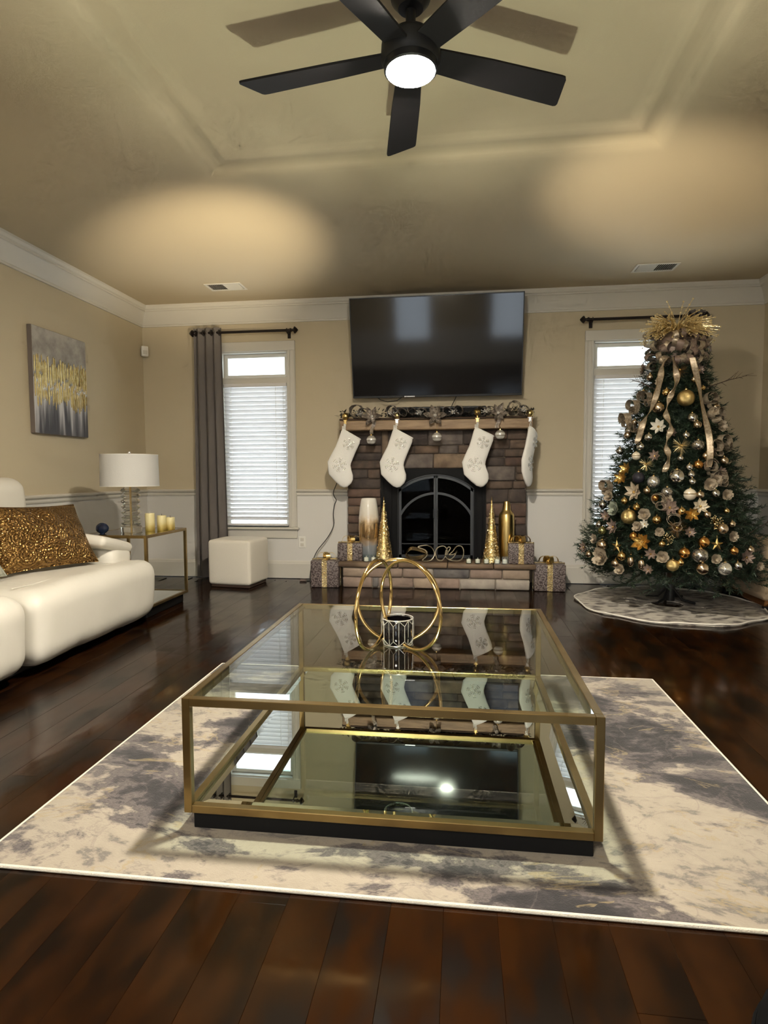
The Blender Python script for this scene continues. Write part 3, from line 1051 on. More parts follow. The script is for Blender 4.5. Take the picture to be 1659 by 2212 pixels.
def stocking(k, xx, zz, rz, tilt, sc=1.0):
    st = thing('stocking', SLAB[k], 'stocking', (xx, 5.562 - .046, zz), rz, 'white christmas stockings')
    # spine of the leg and foot in the XZ plane
    sp_ = [((.062, -.090), .088), ((.052, -.125), .093), ((.030, -.185), .090), ((.004, -.250), .088), ((-.028, -.320), .092), ((-.048, -.370), .100), ((-.040, -.430), .100), ((-.006, -.480), .085), ((.026, -.525), .072), ((.044, -.552), .052), ((.052, -.567), .024)]
    P = []
    for (q, w) in sp_:
        P.append((Vector((q[0] * cos(tilt) - (q[1] + .09) * sin(tilt), 0, (q[1] + .09) * cos(tilt) + q[0] * sin(tilt) - .09)), w * sc))
    # hand set section directions so that the cuff stays straight and the heel turns
    angs = [-.50, -.50, -.45, -.42, -.38, -.15, .35, .62, .72, .75, .75]
    n = 20
    g = G()
    for i, (c, w) in enumerate(P):
        a = angs[i] + tilt
        u = Vector((cos(a), 0, sin(a)))
        dp = .034 if i < len(P) - 3 else (.030, .024, .012)[i - len(P) + 3]
        for j in range(n):
            t = 2 * pi * j / n
            nz = .004 * mnoise.noise(Vector((j * .6, i * .8, k * 3.1)))
            cs, sn = cos(t), sin(t)
            g.v.append(c + u * (w * (abs(cs) ** .85) * (1 if cs > 0 else -1)) + Vector((0, (dp * (1 - .25 * cs * cs) + nz) * sn, 0)))
    L = len(P)
    for i in range(L - 1):
        for j in range(n):
            j2 = (j + 1) % n
            g.f.append((i * n + j, i * n + j2, (i + 1) * n + j2, (i + 1) * n + j))
    g.f.append(tuple((L - 1) * n + j for j in range(n)))
    # inside of the open cuff
    o0 = len(g.v)
    c, w = P[0]
    u = Vector((cos(angs[0] + tilt), 0, sin(angs[0] + tilt)))
    for d, s_ in ((0, .86), (.05, .78)):
        for j in range(n):
            t = 2 * pi * j / n
            g.v.append(c + Vector((.012 * d * 20, 0, -d)) + u * (w * s_ * cos(t)) + Vector((0, .022 * sin(t), 0)))
    for j in range(n):
        j2 = (j + 1) % n
        g.f.append((j2, j, o0 + j, o0 + j2))
        g.f.append((o0 + j2, o0 + j, o0 + n + j, o0 + n + j2))
    g.f.append(tuple(o0 + n + j for j in range(n)))
    g.build('leg_and_foot', m_plush, st, recalc=True, smooth=70)
    # piping round the cuff
    ring = [c + u * (w * cos(2 * pi * j / n)) + Vector((0, .031 * sin(2 * pi * j / n), 0)) for j in range(n)]
    G().tube(ring, .006, 6, True).build('cuff_piping', m_plush, st)
    top_ = P[0][0] - u * (w * .93)
    lp = [top_ + Vector((0, .004, -.015)), top_ + Vector((0, .003, .03)), Vector((-.002, .002, -.018)), Vector((0, 0, .004)), Vector((.004, -.004, -.018)), top_ + Vector((.016, -.004, .025)), top_ + Vector((.016, -.004, -.018))]
    G().band([(q, Vector((.8, .6, 0))) for q in lp], .020, .003).build('hanging_loop', m_loop, st, smooth=60)
    yf = lambda a_, b_: -.036
    ct = cos(tilt)
    snowflake(.050, (P[2][0].x + .012, 0, P[2][0].z), st, k, yf)
    snowflake(.062, (P[5][0].x + .008, 0, P[5][0].z - .01), st, k + 9, yf)
    return st


stocking(0, HX[0], 1.512, 0.08, -.03, 1.1)
stocking(1, HX[1], 1.512, -.05, .0, 1.14)
stocking(2, HX[2], 1.512, .05, .05, 1.06)
stocking(3, HX[3], 1.512, radians(62), -.10, .98)

BL = ('silver striped ball hanging below the mantel between the first two stockings', 'silver striped ball hanging over the centre of the fireplace', 'silver striped ball hanging between the last two stockings')
m_stripe = M('silver_stripe', (.70, .69, .65), .25, .35)
nt, b = nodes(m_stripe)
tcn = [n for n in nt.nodes if n.bl_idname == 'ShaderNodeTexCoord'][0]
sp = nt.nodes.new('ShaderNodeSeparateXYZ')
nt.links.new(tcn.outputs['Object'], sp.inputs[0])
wv = math_(nt, 'SINE', math_(nt, 'MULTIPLY', sp.outputs['Z'], 190.0))
nt.links.new(ramp(nt, math_(nt, 'ADD', math_(nt, 'MULTIPLY', wv, .5), .5), [(0, (.32, .29, .25)), (.35, (.62, .60, .55)), (1, (.80, .79, .74))]), b.inputs['Base Color'])
for k, (xx, zz, ztop) in enumerate(((-.819, 1.362, 1.425), (-.212, 1.382, 1.50), (.357, 1.397, 1.465))):
    bl = thing('hanging_ball', BL[k], 'ornament', (xx, 5.505, zz), group='silver balls hanging from the mantel')
    G().sphere((0, 0, 0), .046, 24, 16, (1, 1, .92)).build('ball', m_stripe, bl)
    G().lathe([(.011, .040), (.011, .052), (.007, .055)], 10).build('cap', m_gold, bl)
    G().tube([(0, 0, .054), (0, 0.0, .075), (0, -.012 if k == 1 else .0, ztop - zz)] + ([(0, .02, 1.552 - zz)] if k == 1 else []), .0015, 5).build('hanger', m_gold, bl)

# ------------------------------------------------------------------ hearth decorations
HZ = .2385
vs = thing('floor_vase', 'tall vase shading from white through gold to blue grey on the hearth', 'vase', (-.848, 5.515, HZ))
m_ombre = M('ombre_glaze', (.8, .8, .75), .12, 0, Coat_Weight=.6)
nt, b = nodes(m_ombre)
tcn = [n for n in nt.nodes if n.bl_idname == 'ShaderNodeTexCoord'][0]
sp = nt.nodes.new('ShaderNodeSeparateXYZ')
nt.links.new(tcn.outputs['Object'], sp.inputs[0])
nz = nt.nodes.new('ShaderNodeTexNoise')
nz.inputs['Scale'].default_value = 14
nt.links.new(tcn.outputs['Object'], nz.inputs['Vector'])
hz = math_(nt, 'ADD', math_(nt, 'DIVIDE', sp.outputs['Z'], .585), math_(nt, 'MULTIPLY', math_(nt, 'SUBTRACT', nz.outputs[0], .5), .16))
nt.links.new(ramp(nt, hz, [(0, (.17, .20, .24)), (.25, (.25, .26, .27)), (.34, (.42, .27, .13)), (.50, (.50, .31, .13)), (.64, (.60, .45, .28)), (.74, (.70, .65, .56)), (1, (.78, .75, .68))]), b.inputs['Base Color'])
mt = nt.nodes.new('ShaderNodeMapRange')
nt.links.new(ramp(nt, hz, [(.28, (0, 0, 0)), (.38, (.75, .75, .75)), (.58, (.75, .75, .75)), (.70, (0, 0, 0))]), b.inputs['Metallic'])
G().lathe([(0, 0), (.060, .0), (.064, .01), (.078, .09), (.092, .2), (.098, .30), (.095, .40), (.086, .49), (.074, .565), (.070, .578), (.064, .583), (.060, .575), (.070, .50), (.06, .3), (0, .28)], 32).build('body', m_ombre, vs, smooth=60)
bo = thing('gold_bottle_vase', 'tall shiny gold bottle vase with a narrow neck on the hearth', 'vase', (.425, 5.56, HZ))
G().lathe([(0, 0), (.050, 0), (.055, .01), (.066, .10), (.072, .20), (.072, .36), (.070, .425), (.063, .443), (.046, .462), (.038, .480), (.033, .52), (.029, .545), (.026, .553), (.020, .553), (.020, .50), (0, .49)], 32).build('body', m_goldsat, bo, smooth=60)


def cone_tree(loc, h, r, label, seed):
    t = thing('cone_tree', label, 'decoration', loc, group='gold glitter cone trees')
    rr = random.Random(seed)
    G().lathe([(r * .9, .0005), (r, .01), (r * .5, h * .5), (.004, h)], 20).build('cone', m_goldglit, t)
    g = G()
    for i in range(1100):
        z = h * (1 - sqrt(rr.random())) if rr.random() < .85 else h * rr.random()
        rad = r * (1 - z / h) + .001
        a = rr.uniform(0, 2 * pi)
        n = Vector((cos(a), sin(a), r / h))
        p = Vector((cos(a) * rad, sin(a) * rad, z))
        s_ = .0105 * (1 - .5 * z / h)
        u = n.orthogonal().normalized()
        u.rotate(Matrix.Rotation(rr.uniform(0, 6), 3, n))
        w = n.normalized().cross(u)
        tp = p + n.normalized() * rr.uniform(.001, .006)
        tt = rr.uniform(-.005, .005)
        q4_ = [tp - u * s_ * .8, tp + w * s_ * .45 + n * tt, tp + u * s_ * .8, tp - w * s_ * .45 - n * tt]
        for q_ in q4_:
            q_.z = max(q_.z, .003)
        g.add(q4_, [(0, 1, 2, 3)])
    o = g.build('glitter_flakes', m_goldglit2, t, smooth=0)
    o['kind'] = 'stuff'
    G().tube([(0, 0, h - .01), (0, 0, h + .035)], [.004, .001], 6).build('tip', m_gold, t)


m_goldglit2 = M('pale_gold_flake', (.90, .76, .44), .32, .85)
cone_tree((-.700, 5.475, HZ), .565, .076, 'slim gold glitter cone tree beside the ombre vase', 21)
cone_tree((.285, 5.47, HZ), .565, .074, 'slim gold glitter cone tree beside the gold bottle vase', 22)

m_wrap = M('marled_wrap', (.20, .165, .155), .5, .0, col2=(.045, .028, .026), nscale=85, ndetail=3, lo=.44, hi=.58, bump=.6, bscale=50)
m_seq = M('gold_sequin_band', (.72, .52, .20), .22, 1.0, col2=(.95, .82, .52), nscale=120, ndetail=1, bump=1.0, bscale=130)


def gift(loc, sx, sy, sz, rz, label):
    t = thing('gift_box', label, 'gift box', loc, rz, 'wrapped christmas gift boxes')
    G().rbox((-sx / 2, -sy / 2, 0), (sx / 2, sy / 2, sz), .012, 2, 2).build('box', m_wrap, t, smooth=50)
    e = .004
    g = G().box((-.024, -sy / 2 - e, .002), (.024, -sy / 2 + .002, sz + e)).box((-.024, sy / 2 - .002, .002), (.024, sy / 2 + e, sz + e)).box((-.024, -sy / 2 - e, sz - .002), (.024, sy / 2 + e, sz + e))
    g.box((-sx / 2 - e, -.020, .002), (-sx / 2 + .002, .020, sz + e)).box((sx / 2 - .002, -.020, .002), (sx / 2 + e, .020, sz + e)).box((-sx / 2 - e, -.020, sz - .001), (sx / 2 + e, .020, sz + e))
    g.build('ribbon', m_seq, t, smooth=0)
    # bow of open loops
    for i, a in enumerate((.2, 1.9, 3.3, 5.0)):
        pts = []
        d = Vector((cos(a), sin(a) * .6, 0))
        for k in range(13):
            u = 2 * pi * k / 12
            p = Vector((0, 0, sz + .006)) + d * (.040 * (1 - cos(u)) * 1.1) + Vector((0, 0, .050 * sin(u) * (1 if k <= 6 else .15) + .006))
            pts.append((p, Vector((-sin(a), cos(a), 0))))
        G().band(pts, .036, .0018).build('bow_loop', m_goldsat, t, smooth=60)
    G().sphere((0, 0, sz + .016), .016, 10, 6, (1.2, 1, .8)).build('bow_knot', m_goldsat, t)


gift((-1.02, 5.53, HZ), .235, .20, .165, .04, 'small marled gift box with gold bow on the hearth beside the ombre vase')
gift((.545, 5.47, HZ), .225, .19, .185, -.03, 'small marled gift box with gold bow on the hearth before the gold bottle')
gift((-1.243, 5.46, .001), .262, .23, .250, .02, 'large marled gift box on the floor by the cord end of the hearth')
gift((.795, 5.48, .001), .272, .23, .240, -.02, 'large marled gift box on the floor by the tree end of the hearth')

TL = {-.857: 'clear glass tealight cup at the foot of the ombre vase, nearer the gift box', -.790: 'clear glass tealight cup between the ombre vase and gold cone tree'}
TR = (.080, .160, .237, .332, .400)
for k, xx in enumerate(TR):
    TL[xx] = 'clear glass tealight cup right of the loop sculptures, %s of five' % ('first', 'second', 'third', 'fourth', 'last')[k]
for k, (xx, lab) in enumerate(TL.items()):
    yy = 5.405 if xx < 0 else 5.385 + (.0 if k < 4 else -.002)
    t = thing('tealight_cup', lab, 'candle cup', (xx, yy, HZ), group='tealight cups along the hearth')
    g = G()
    w, h_ = .027, .066
    for lo, hi in (((-w, -w, 0), (w, -w + .004, h_)), ((-w, w - .004, 0), (w, w, h_)), ((-w, -w + .004, 0), (-w + .004, w - .004, h_)), ((w - .004, -w + .004, 0), (w, w - .004, h_)), ((-w + .004, -w + .004, 0), (w - .004, w - .004, .006))):
        g.box(lo, hi)
    g.build('glass', m_cupglass, t, smooth=0)
    G().lathe([(0, .007), (.020, .007), (.021, .010), (.021, .036), (.017, .041), (0, .040)], 14).build('candle', m_wax, t)
    G().tube([(0, 0, .039), (.001, 0, .056)], [.0035, .001], 6).build('wick', m_wax, t)

m_band = M('brushed_champagne_band', (.46, .38, .25), .25, 1.0)


def loop_sculpture(loc, label, curves):
    t = thing('loop_sculpture', label, 'sculpture', loc, group='metal loop sculptures')
    for pts, wd in curves:
        # smooth closed path through points, flat band
        n = len(pts)
        out = []
        for i in range(n):
            p0, p1, p2, p3 = [Vector(pts[(i + k) % n]) for k in (-1, 0, 1, 2)]
            for s_ in range(6):
                u = s_ / 6
                q = .5 * ((2 * p1) + (-p0 + p2) * u + (2 * p0 - 5 * p1 + 4 * p2 - p3) * u * u + (-p0 + 3 * p1 - 3 * p2 + p3) * u ** 3)
                out.append(q)
        out.append(out[0])
        G().band([(q, Vector(wd)) for q in out], .034, .0075).build('band', m_band, t, smooth=60)
    return t


loop_sculpture((-.36, 5.43, HZ + .001), 'brushed metal loop sculpture lying sideways on the hearth behind the rings', [
    ([(-.13, 0, .075), (-.08, -.01, .125), (.02, -.01, .105), (.07, .0, .075), (0, .02, .04), (-.09, .02, .035)], (.1, .7, .75)),
    ([(-.02, .0, .14), (.06, .01, .155), (.115, .02, .12), (.13, .02, .065), (.09, .01, .016), (.02, 0, .016), (.06, 0, .06), (.05, 0, .11)], (0, 1, .0))])
loop_sculpture((-.085, 5.44, HZ + .001), 'brushed metal knot sculpture of round loops in front of the fire doors', [
    ([(-.115, 0, .135), (-.06, 0, .15), (-.03, 0, .11), (-.05, 0, .05), (-.08, 0, .016), (-.12, 0, .03), (-.135, 0, .09)], (0, 1, 0)),
    ([(-.02, 0, .14), (-.045, 0, .09), (-.03, 0, .035), (.04, 0, .016), (.10, 0, .03), (.12, 0, .09), (.105, 0, .145), (.06, 0, .15), (.02, .01, .10), (-.01, .01, .07), (.04, .01, .08), (.06, .01, .11), (.03, .01, .05), (-.01, .01, .03), (-.025, 0, .08), (.0, 0, .13)], (0, 1, .0))])

# power cord from the mantel to the floor
cd = thing('extension_lead', 'long thin black cord hanging from the mantel to the floor', 'cord', (-1.24, 5.74, 0))
cpts = [(-1.135, 5.62, 1.50), (-1.142, 5.66, 1.40), (-1.150, 5.72, 1.2), (-1.175, 5.745, 1.03), (-1.205, 5.755, .95), (-1.236, 5.755, .872), (-1.228, 5.75, .83), (-1.208, 5.75, .79), (-1.228, 5.755, .74), (-1.240, 5.76, .65), (-1.238, 5.76, .54), (-1.30, 5.755, .42), (-1.405, 5.74, .285), (-1.45, 5.72, .17), (-1.462, 5.70, .08), (-1.462, 5.68, .02), (-1.455, 5.66, .006), (-1.50, 5.64, .005)]
P_ = []
for i in range(len(cpts) - 1):
    p0, p1, p2, p3 = [Vector(cpts[max(0, min(len(cpts) - 1, i + k))]) for k in (-1, 0, 1, 2)]
    for s_ in range(4):
        u = s_ / 4
        P_.append(.5 * ((2 * p1) + (-p0 + p2) * u + (2 * p0 - 5 * p1 + 4 * p2 - p3) * u * u + (-p0 + 3 * p1 - 3 * p2 + p3) * u ** 3))
part(G().tube(P_, .0042, 6), 'cable', m_cord, cd)
part(G().box((-1.555, 5.625, .001), (-1.49, 5.655, .022), .004), 'plug', M('grey_plug', (.16, .12, .10), .6), cd)

# wall outlet and corner sensor
ot = thing('wall_outlet', 'white wall outlet below the window sill beside the cord', 'outlet', (-1.576, YB, .365))
G().box((-.037, -.006, -.058), (.037, 0, .058), .003).build('cover_plate', m_white, ot)
for zz in (-.026, .026):
    G().box((-.017, -.0085, zz - .016), (.017, -.005, zz + .016), .003).box((-.008, -.0092, zz - .004), (-.005, -.008, zz + .008)).box((.005, -.0092, zz - .004), (.008, -.008, zz + .008)).build('socket', m_trim, ot)
se = thing('motion_sensor', 'small white motion sensor high in the wall corner', 'sensor', (XL + .045, YB - .045, 2.245))
G().rbox((-.034, -.022, 0), (.034, .022, .105), .012, 3, 2, T=Matrix.Rotation(radians(45), 4, 'Z')).build('case', m_white, se)
G().rbox((-.022, -.027, .02), (.022, -.018, .06), .006, 2, 2, T=Matrix.Rotation(radians(45), 4, 'Z')).build('lens', m_trim, se)

# ceiling vents
for k, (x0, y0, lab) in enumerate(((-2.27, 5.165, 'white ceiling vent near the curtain'), (1.42, 5.175, 'ceiling vent above the Christmas tree window'))):
    v = thing('ceiling_vent', lab, 'vent', (x0 + .17, y0 + .10, CH), group='ceiling vents')
    g = G()
    for lo, hi in (((-.17, -.10, -.008), (.17, -.078, 0)), ((-.17, .078, -.008), (.17, .10, 0)), ((-.17, -.078, -.008), (-.148, .078, 0)), ((.148, -.078, -.008), (.17, .078, 0)), ((-.006, -.078, -.008), (.006, .078, 0))):
        g.box(lo, hi, .003)
    g.build('frame', m_trim, v)
    G().box((-.15, -.08, -.0005), (.15, .08, .0)).build('duct', m_soot, v, smooth=0)
    for sd in (-1, 1):
        for i in range(8):
            xx = sd * (.018 + i * .0165)
            s_ = link('louver', None, v)
            g = G().box((-.0085, -.078, -.0008), (.0085, .078, .0008))
            me = g.mesh('louver', 0)
            me.materials.append(m_trim)
            bpy.data.objects.remove(s_)
            s_ = link('louver', me, v, (xx, 0, -.006))
            s_.rotation_euler = (0, radians(-40 * sd), 0)

# ------------------------------------------------------------------ rug
m_rug = M('marble_rug', (.4, .35, .28), .95, bump=.25, bscale=260, Sheen_Weight=.15)
nt, b = nodes(m_rug)
tcn = [n for n in nt.nodes if n.bl_idname == 'ShaderNodeTexCoord'][0]


def nnoise(nt, vec, sc_, det=6, dist=0.0, rough=.55):
    n = nt.nodes.new('ShaderNodeTexNoise')
    n.inputs['Scale'].default_value = sc_
    n.inputs['Detail'].default_value = det
    n.inputs['Distortion'].default_value = dist
    n.inputs['Roughness'].default_value = rough
    nt.links.new(vec, n.inputs['Vector'])
    return n.outputs[0]


mp = nt.nodes.new('ShaderNodeMapping')
mp.inputs['Rotation'].default_value = (0, 0, .7)
mp.inputs['Location'].default_value = (3.3, 1.9, 0)
mp.inputs['Scale'].default_value = (1.0, 1.6, 1)
nt.links.new(tcn.outputs['Object'], mp.inputs[0])
vec = mp.outputs[0]
n1 = nnoise(nt, vec, 1.5, 12, .55, .66)
n2 = nnoise(nt, vec, 6.0, 10, .8, .68)
n3 = nnoise(nt, vec, 1.25, 7, 2.2, .58)
n4 = nnoise(nt, vec, 2.3, 7, 1.8, .58)
n5 = nnoise(nt, vec, 24.0, 4, .0, .6)
mixed = math_(nt, 'ADD', math_(nt, 'ADD', math_(nt, 'MULTIPLY', n1, .74), math_(nt, 'MULTIPLY', n2, .19)), math_(nt, 'MULTIPLY', n5, .07))
colr = ramp(nt, mixed, [(.417, (.014, .012, .013)), (.452, (.036, .030, .031)), (.470, (.105, .088, .082)), (.483, (.052, .044, .043)), (.500, (.165, .140, .118)), (.524, (.275, .238, .185)), (.575, (.245, .212, .165)), (.60, (.115, .10, .088)), (.625, (.21, .185, .148))])
v1 = math_(nt, 'SUBTRACT', 1.0, math_(nt, 'MULTIPLY', math_(nt, 'ABSOLUTE', math_(nt, 'SUBTRACT', n3, .5)), 55.0), True)
v2 = math_(nt, 'SUBTRACT', 1.0, math_(nt, 'MULTIPLY', math_(nt, 'ABSOLUTE', math_(nt, 'SUBTRACT', n4, .47)), 45.0), True)
brk = math_(nt, 'GREATER_THAN', nnoise(nt, vec, 3.0, 3), .5)
mxa = nt.nodes.new('ShaderNodeMix')
mxa.data_type = 'RGBA'
nt.links.new(math_(nt, 'MULTIPLY', v1, math_(nt, 'MULTIPLY', brk, .6)), mxa.inputs['Factor'])
nt.links.new(colr, mxa.inputs['A'])
mxa.inputs['B'].default_value = (.25, .19, .095, 1)
mxb = nt.nodes.new('ShaderNodeMix')
mxb.data_type = 'RGBA'
nt.links.new(math_(nt, 'MULTIPLY', v2, .35), mxb.inputs['Factor'])
nt.links.new(mxa.outputs['Result'], mxb.inputs['A'])
mxb.inputs['B'].default_value = (.12, .095, .09, 1)
nt.links.new(mxb.outputs['Result'], b.inputs['Base Color'])
RX0, RX1, RY0, RY1 = -1.30, .966, 1.392, 3.095
rug = thing('rug', 'grey and cream marble patterned rug with gold veins under the coffee table', 'rug', ((RX0 + RX1) / 2, (RY0 + RY1) / 2, .0005))
hx, hy = (RX1 - RX0) / 2, (RY1 - RY0) / 2
G().rbox((-hx, -hy, 0), (hx, hy, .009), .003, 2, 10).build('pile', m_rug, rug)
m_bind = M('white_binding', (.56, .52, .44), .8, bump=.4, bscale=300)
for (a, c) in (((-hx, -hy), (hx, -hy)), ((hx, -hy), (hx, hy)), ((hx, hy), (-hx, hy)), ((-hx, hy), (-hx, -hy))):
    G().tube([(a[0], a[1], .0055), (c[0], c[1], .0055)], .0052, 8).build('edge_binding', m_bind, rug)

# ------------------------------------------------------------------ coffee table
AX0, AX1, AY0, AY1, ZT, ZL = -.796, .383, 1.593, 2.867, .4075, .066
m_plinth = M('black_lacquer_plinth', (.0025, .0025, .0028), .6, Specular_IOR_Level=.2)
ct = thing('coffee_table', 'square brass framed coffee table with glass top, mirrored shelf and black plinth', 'coffee table', ((AX0 + AX1) / 2, (AY0 + AY1) / 2, .0102))
t = .0235
for z0 in (ZT - t, ZL):
    nm = 'top_rail' if z0 > .2 else 'bottom_rail'
    for lo, hi in (((AX0 + t, AY0, z0), (AX1 - t, AY0 + t, z0 + t)), ((AX0 + t, AY1 - t, z0), (AX1 - t, AY1, z0 + t)), ((AX0, AY0 + t, z0), (AX0 + t, AY1 - t, z0 + t)), ((AX1 - t, AY0 + t, z0), (AX1, AY1 - t, z0 + t))):
        part(G().box(lo, hi, .0015), nm, m_brass, ct)
for xx in (AX0, AX1 - t):
    for yy in (AY0, AY1 - t):
        part(G().box((xx, yy, ZL), (xx + t, yy + t, ZT), .0015), 'leg', m_brass, ct)
part(G().box((AX0 + t + .001, AY0 + t + .001, ZT - .009), (AX1 - t - .001, AY1 - t - .001, ZT - .001)), 'glass_top', m_glass, ct, smooth=0)
for (lo, hi) in (((AX0 + t, AY0 + t, ZT - .02), (AX0 + t + .012, AY1 - t, ZT - .0095)), ((AX1 - t - .012, AY0 + t, ZT - .02), (AX1 - t, AY1 - t, ZT - .0095))):
    part(G().box(lo, hi), 'glass_ledge', m_brass, ct, smooth=0)
# mirrored shelf with a bevelled border
zm = ZL + .012
part(G().box((AX0 + .01, AY0 + .01, ZL + .002), (AX1 - .01, AY1 - .01, zm - .001)), 'shelf_board', m_black, ct, smooth=0)
i0, bw = t + .001, .030
g = G()
oz, iz = zm - .0005, zm + .0022
o4 = [(AX0 + i0, AY0 + i0, oz), (AX1 - i0, AY0 + i0, oz), (AX1 - i0, AY1 - i0, oz), (AX0 + i0, AY1 - i0, oz)]
q4 = [(AX0 + i0 + bw, AY0 + i0 + bw, iz), (AX1 - i0 - bw, AY0 + i0 + bw, iz), (AX1 - i0 - bw, AY1 - i0 - bw, iz), (AX0 + i0 + bw, AY1 - i0 - bw, iz)]
g.add(o4 + q4, [(q, (q + 1) % 4, 4 + (q + 1) % 4, 4 + q) for q in range(4)])
part(g, 'mirror_bevel', m_mirror, ct, smooth=0)
g = G()
g.add(q4, [(0, 1, 2, 3)])
g.box((q4[0][0], q4[0][1], zm - .001), (q4[2][0], q4[2][1], iz - .0003))
part(g, 'mirror_shelf', m_mirror, ct, smooth=0)
part(G().box((AX0 + .02, AY0 + .02, .0102), (AX1 - .02, AY1 - .02, ZL + .001), .002), 'plinth', m_plinth, ct)

# ring sculpture
GT = ZT
rs = thing('ring_sculpture', 'polished gold sculpture of three crossing rings on the coffee table', 'sculpture', (-.235, 2.16, GT - .0009))


def ring(c, r, yaw, lean, rt, root=rs):
    pts = []
    for i in range(64):
        a = 2 * pi * i / 64
        p = Vector((r * cos(a), 0, r * sin(a)))
        p.rotate(Euler((lean, 0, yaw)))
        pts.append(p + Vector(c))
    zmin = min(p.z for p in pts)
    pts = [p + Vector((0, 0, rt - zmin)) for p in pts]
    G().tube(pts, rt, 10, True).build('ring', m_gold, root, smooth=60)


ring((.054, -.03, .17), .163, radians(-44), radians(4), .0064)
ring((-.073, -.03, .17), .163, radians(75), radians(3), .0064)
ring((.0, .10, .17), .157, radians(6), radians(-14), .0064)
# votive with a silver cage
vo = thing('candle_holder', 'black glass votive in a faceted silver wire cage inside the gold rings', 'candle holder', (-.232, 2.215, GT - .0008))
m_bglass = M('black_glass', (.006, .005, .006), .06)
G().lathe([(0, .002), (.044, .002), (.052, .012), (.056, .03), (.056, .088), (.052, .096), (.049, .096), (.050, .085), (.048, .03), (0, .02)], 28).build('cup', m_bglass, vo, smooth=50)
n8 = 9
for i in range(n8):
    a0, a1 = 2 * pi * i / n8, 2 * pi * (i + 1) / n8
    am = (a0 + a1) / 2
    R = .062
    pa = Vector((R * cos(a0), R * sin(a0), 0))
    pm = Vector((R * cos(am), R * sin(am), 0))
    pb = Vector((R * cos(a1), R * sin(a1), 0))
    g = G()
    up_ = lambda z: Vector((0, 0, z))
    for q in ([pa * .92 + up_(.100), pm + up_(.080), pb * .92 + up_(.100)], [pm + up_(.080), pm + up_(.024)], [pa * .86 + up_(.004), pm + up_(.024), pb * .86 + up_(.004)], [pa * .92 + up_(.1), pa * .86 + up_(.004)]):
        g.tube(q, .0016, 6)
    g.build('cage_facet', m_sequin, vo)
for zz, r_ in ((.100, .0575), (.003, .053)):
    G().tube([(r_ * cos(2 * pi * i / 36), r_ * sin(2 * pi * i / 36), zz) for i in range(36)], .0022, 6, True).build('cage_hoop', m_sequin, vo)

# ------------------------------------------------------------------ sofa
so = thing('sofa', 'white leather reclining sofa with low padded arm along the side wall', 'sofa', (-2.66, 2.7, 0))
SX, SY = so.location[0], so.location[1]


def seat_fn(y0, y1):
    def fn(p):
        # front leans out a little at the top, seat dips to the back, soft wrinkles
        q = Vector(p)
        t = (q.x + 2.95) / .85
        q.z += -.015 * max(0, 1 - t) + .012 * mnoise.noise(Vector((q.x * 5, q.y * 4, 1.7)))
        if t > .8:
            q.x += .010 * mnoise.noise(Vector((q.y * 14, q.z * 3, 4.2))) + .02 * (q.z - .25)
        return q
    return fn


for (y0, y1) in ((1.25, 2.705), (2.725, 3.965)):
    part(G().rbox((-2.97, y0, .062), (-2.125, y1, .455), .10, 5, 16, (.012, .008, .02), seat_fn(y0, y1)), 'seat', m_leather, so, smooth=70)
    # welted seam along the front edge of the seat
    pts = [(-2.315 + .025 * sin((yy - y0) / (y1 - y0) * pi), yy, .462 + .010 * mnoise.noise(Vector((-2.3 * 5, yy * 4, 1.7))) + .012) for yy in [y0 + .07 + (y1 - y0 - .14) * i / 16 for i in range(17)]]
    part(G().tube([(q[0], q[1], q[2] - .009) for q in pts], .0025, 6), 'seam', m_leather, so)
for (y0, y1) in ((1.25, 2.70), (2.73, 3.93)):
    T_ = Matrix.Translation((-2.98, 0, .42)) @ Matrix.Rotation(radians(-7), 4, 'Y') @ Matrix.Translation((2.98, 0, -.42))
    part(G().rbox((-3.10, y0, .36), (-2.80, y1, .82), .11, 5, 8, (.03, .0, .0), None, T_), 'backrest', m_leather, so, smooth=70)
    T2 = Matrix.Translation((-3.03, 0, .80)) @ Matrix.Rotation(radians(-4), 4, 'Y') @ Matrix.Translation((3.03, 0, -.80))
    part(G().rbox((-3.12, y0 + .02, .72), (-2.90, y1 - .20, 1.035), .10, 5, 8, (.025, 0, 0), None, T2), 'headrest', m_leather, so, smooth=70)
part(G().rbox((-3.10, 3.70, .38), (-2.30, 3.968, .565), .085, 5, 8, (.0, .0, .01)), 'armrest', m_leather, so, smooth=70)
T_ = Matrix.Translation((-2.62, 3.80, .60)) @ Matrix.Rotation(radians(-14), 4, 'X') @ Matrix.Rotation(radians(6), 4, 'Y')
part(G().rbox((-.42, -.20, -.035), (.32, .17, .035), .034, 4, 8, (0, 0, .012), None, T_), 'arm_pad', m_leather, so, smooth=70)
part(G().box((-3.08, 1.35, .012), (-2.28, 3.88, .075), .01), 'base', m_black, so)
for (xx, yy) in ((-2.34, 3.80), (-3.0, 3.80), (-2.34, 1.5), (-3.0, 1.5)):
    part(G().cyl((xx, yy, 0), (xx, yy, .02), .03, 12), 'foot', m_black, so)

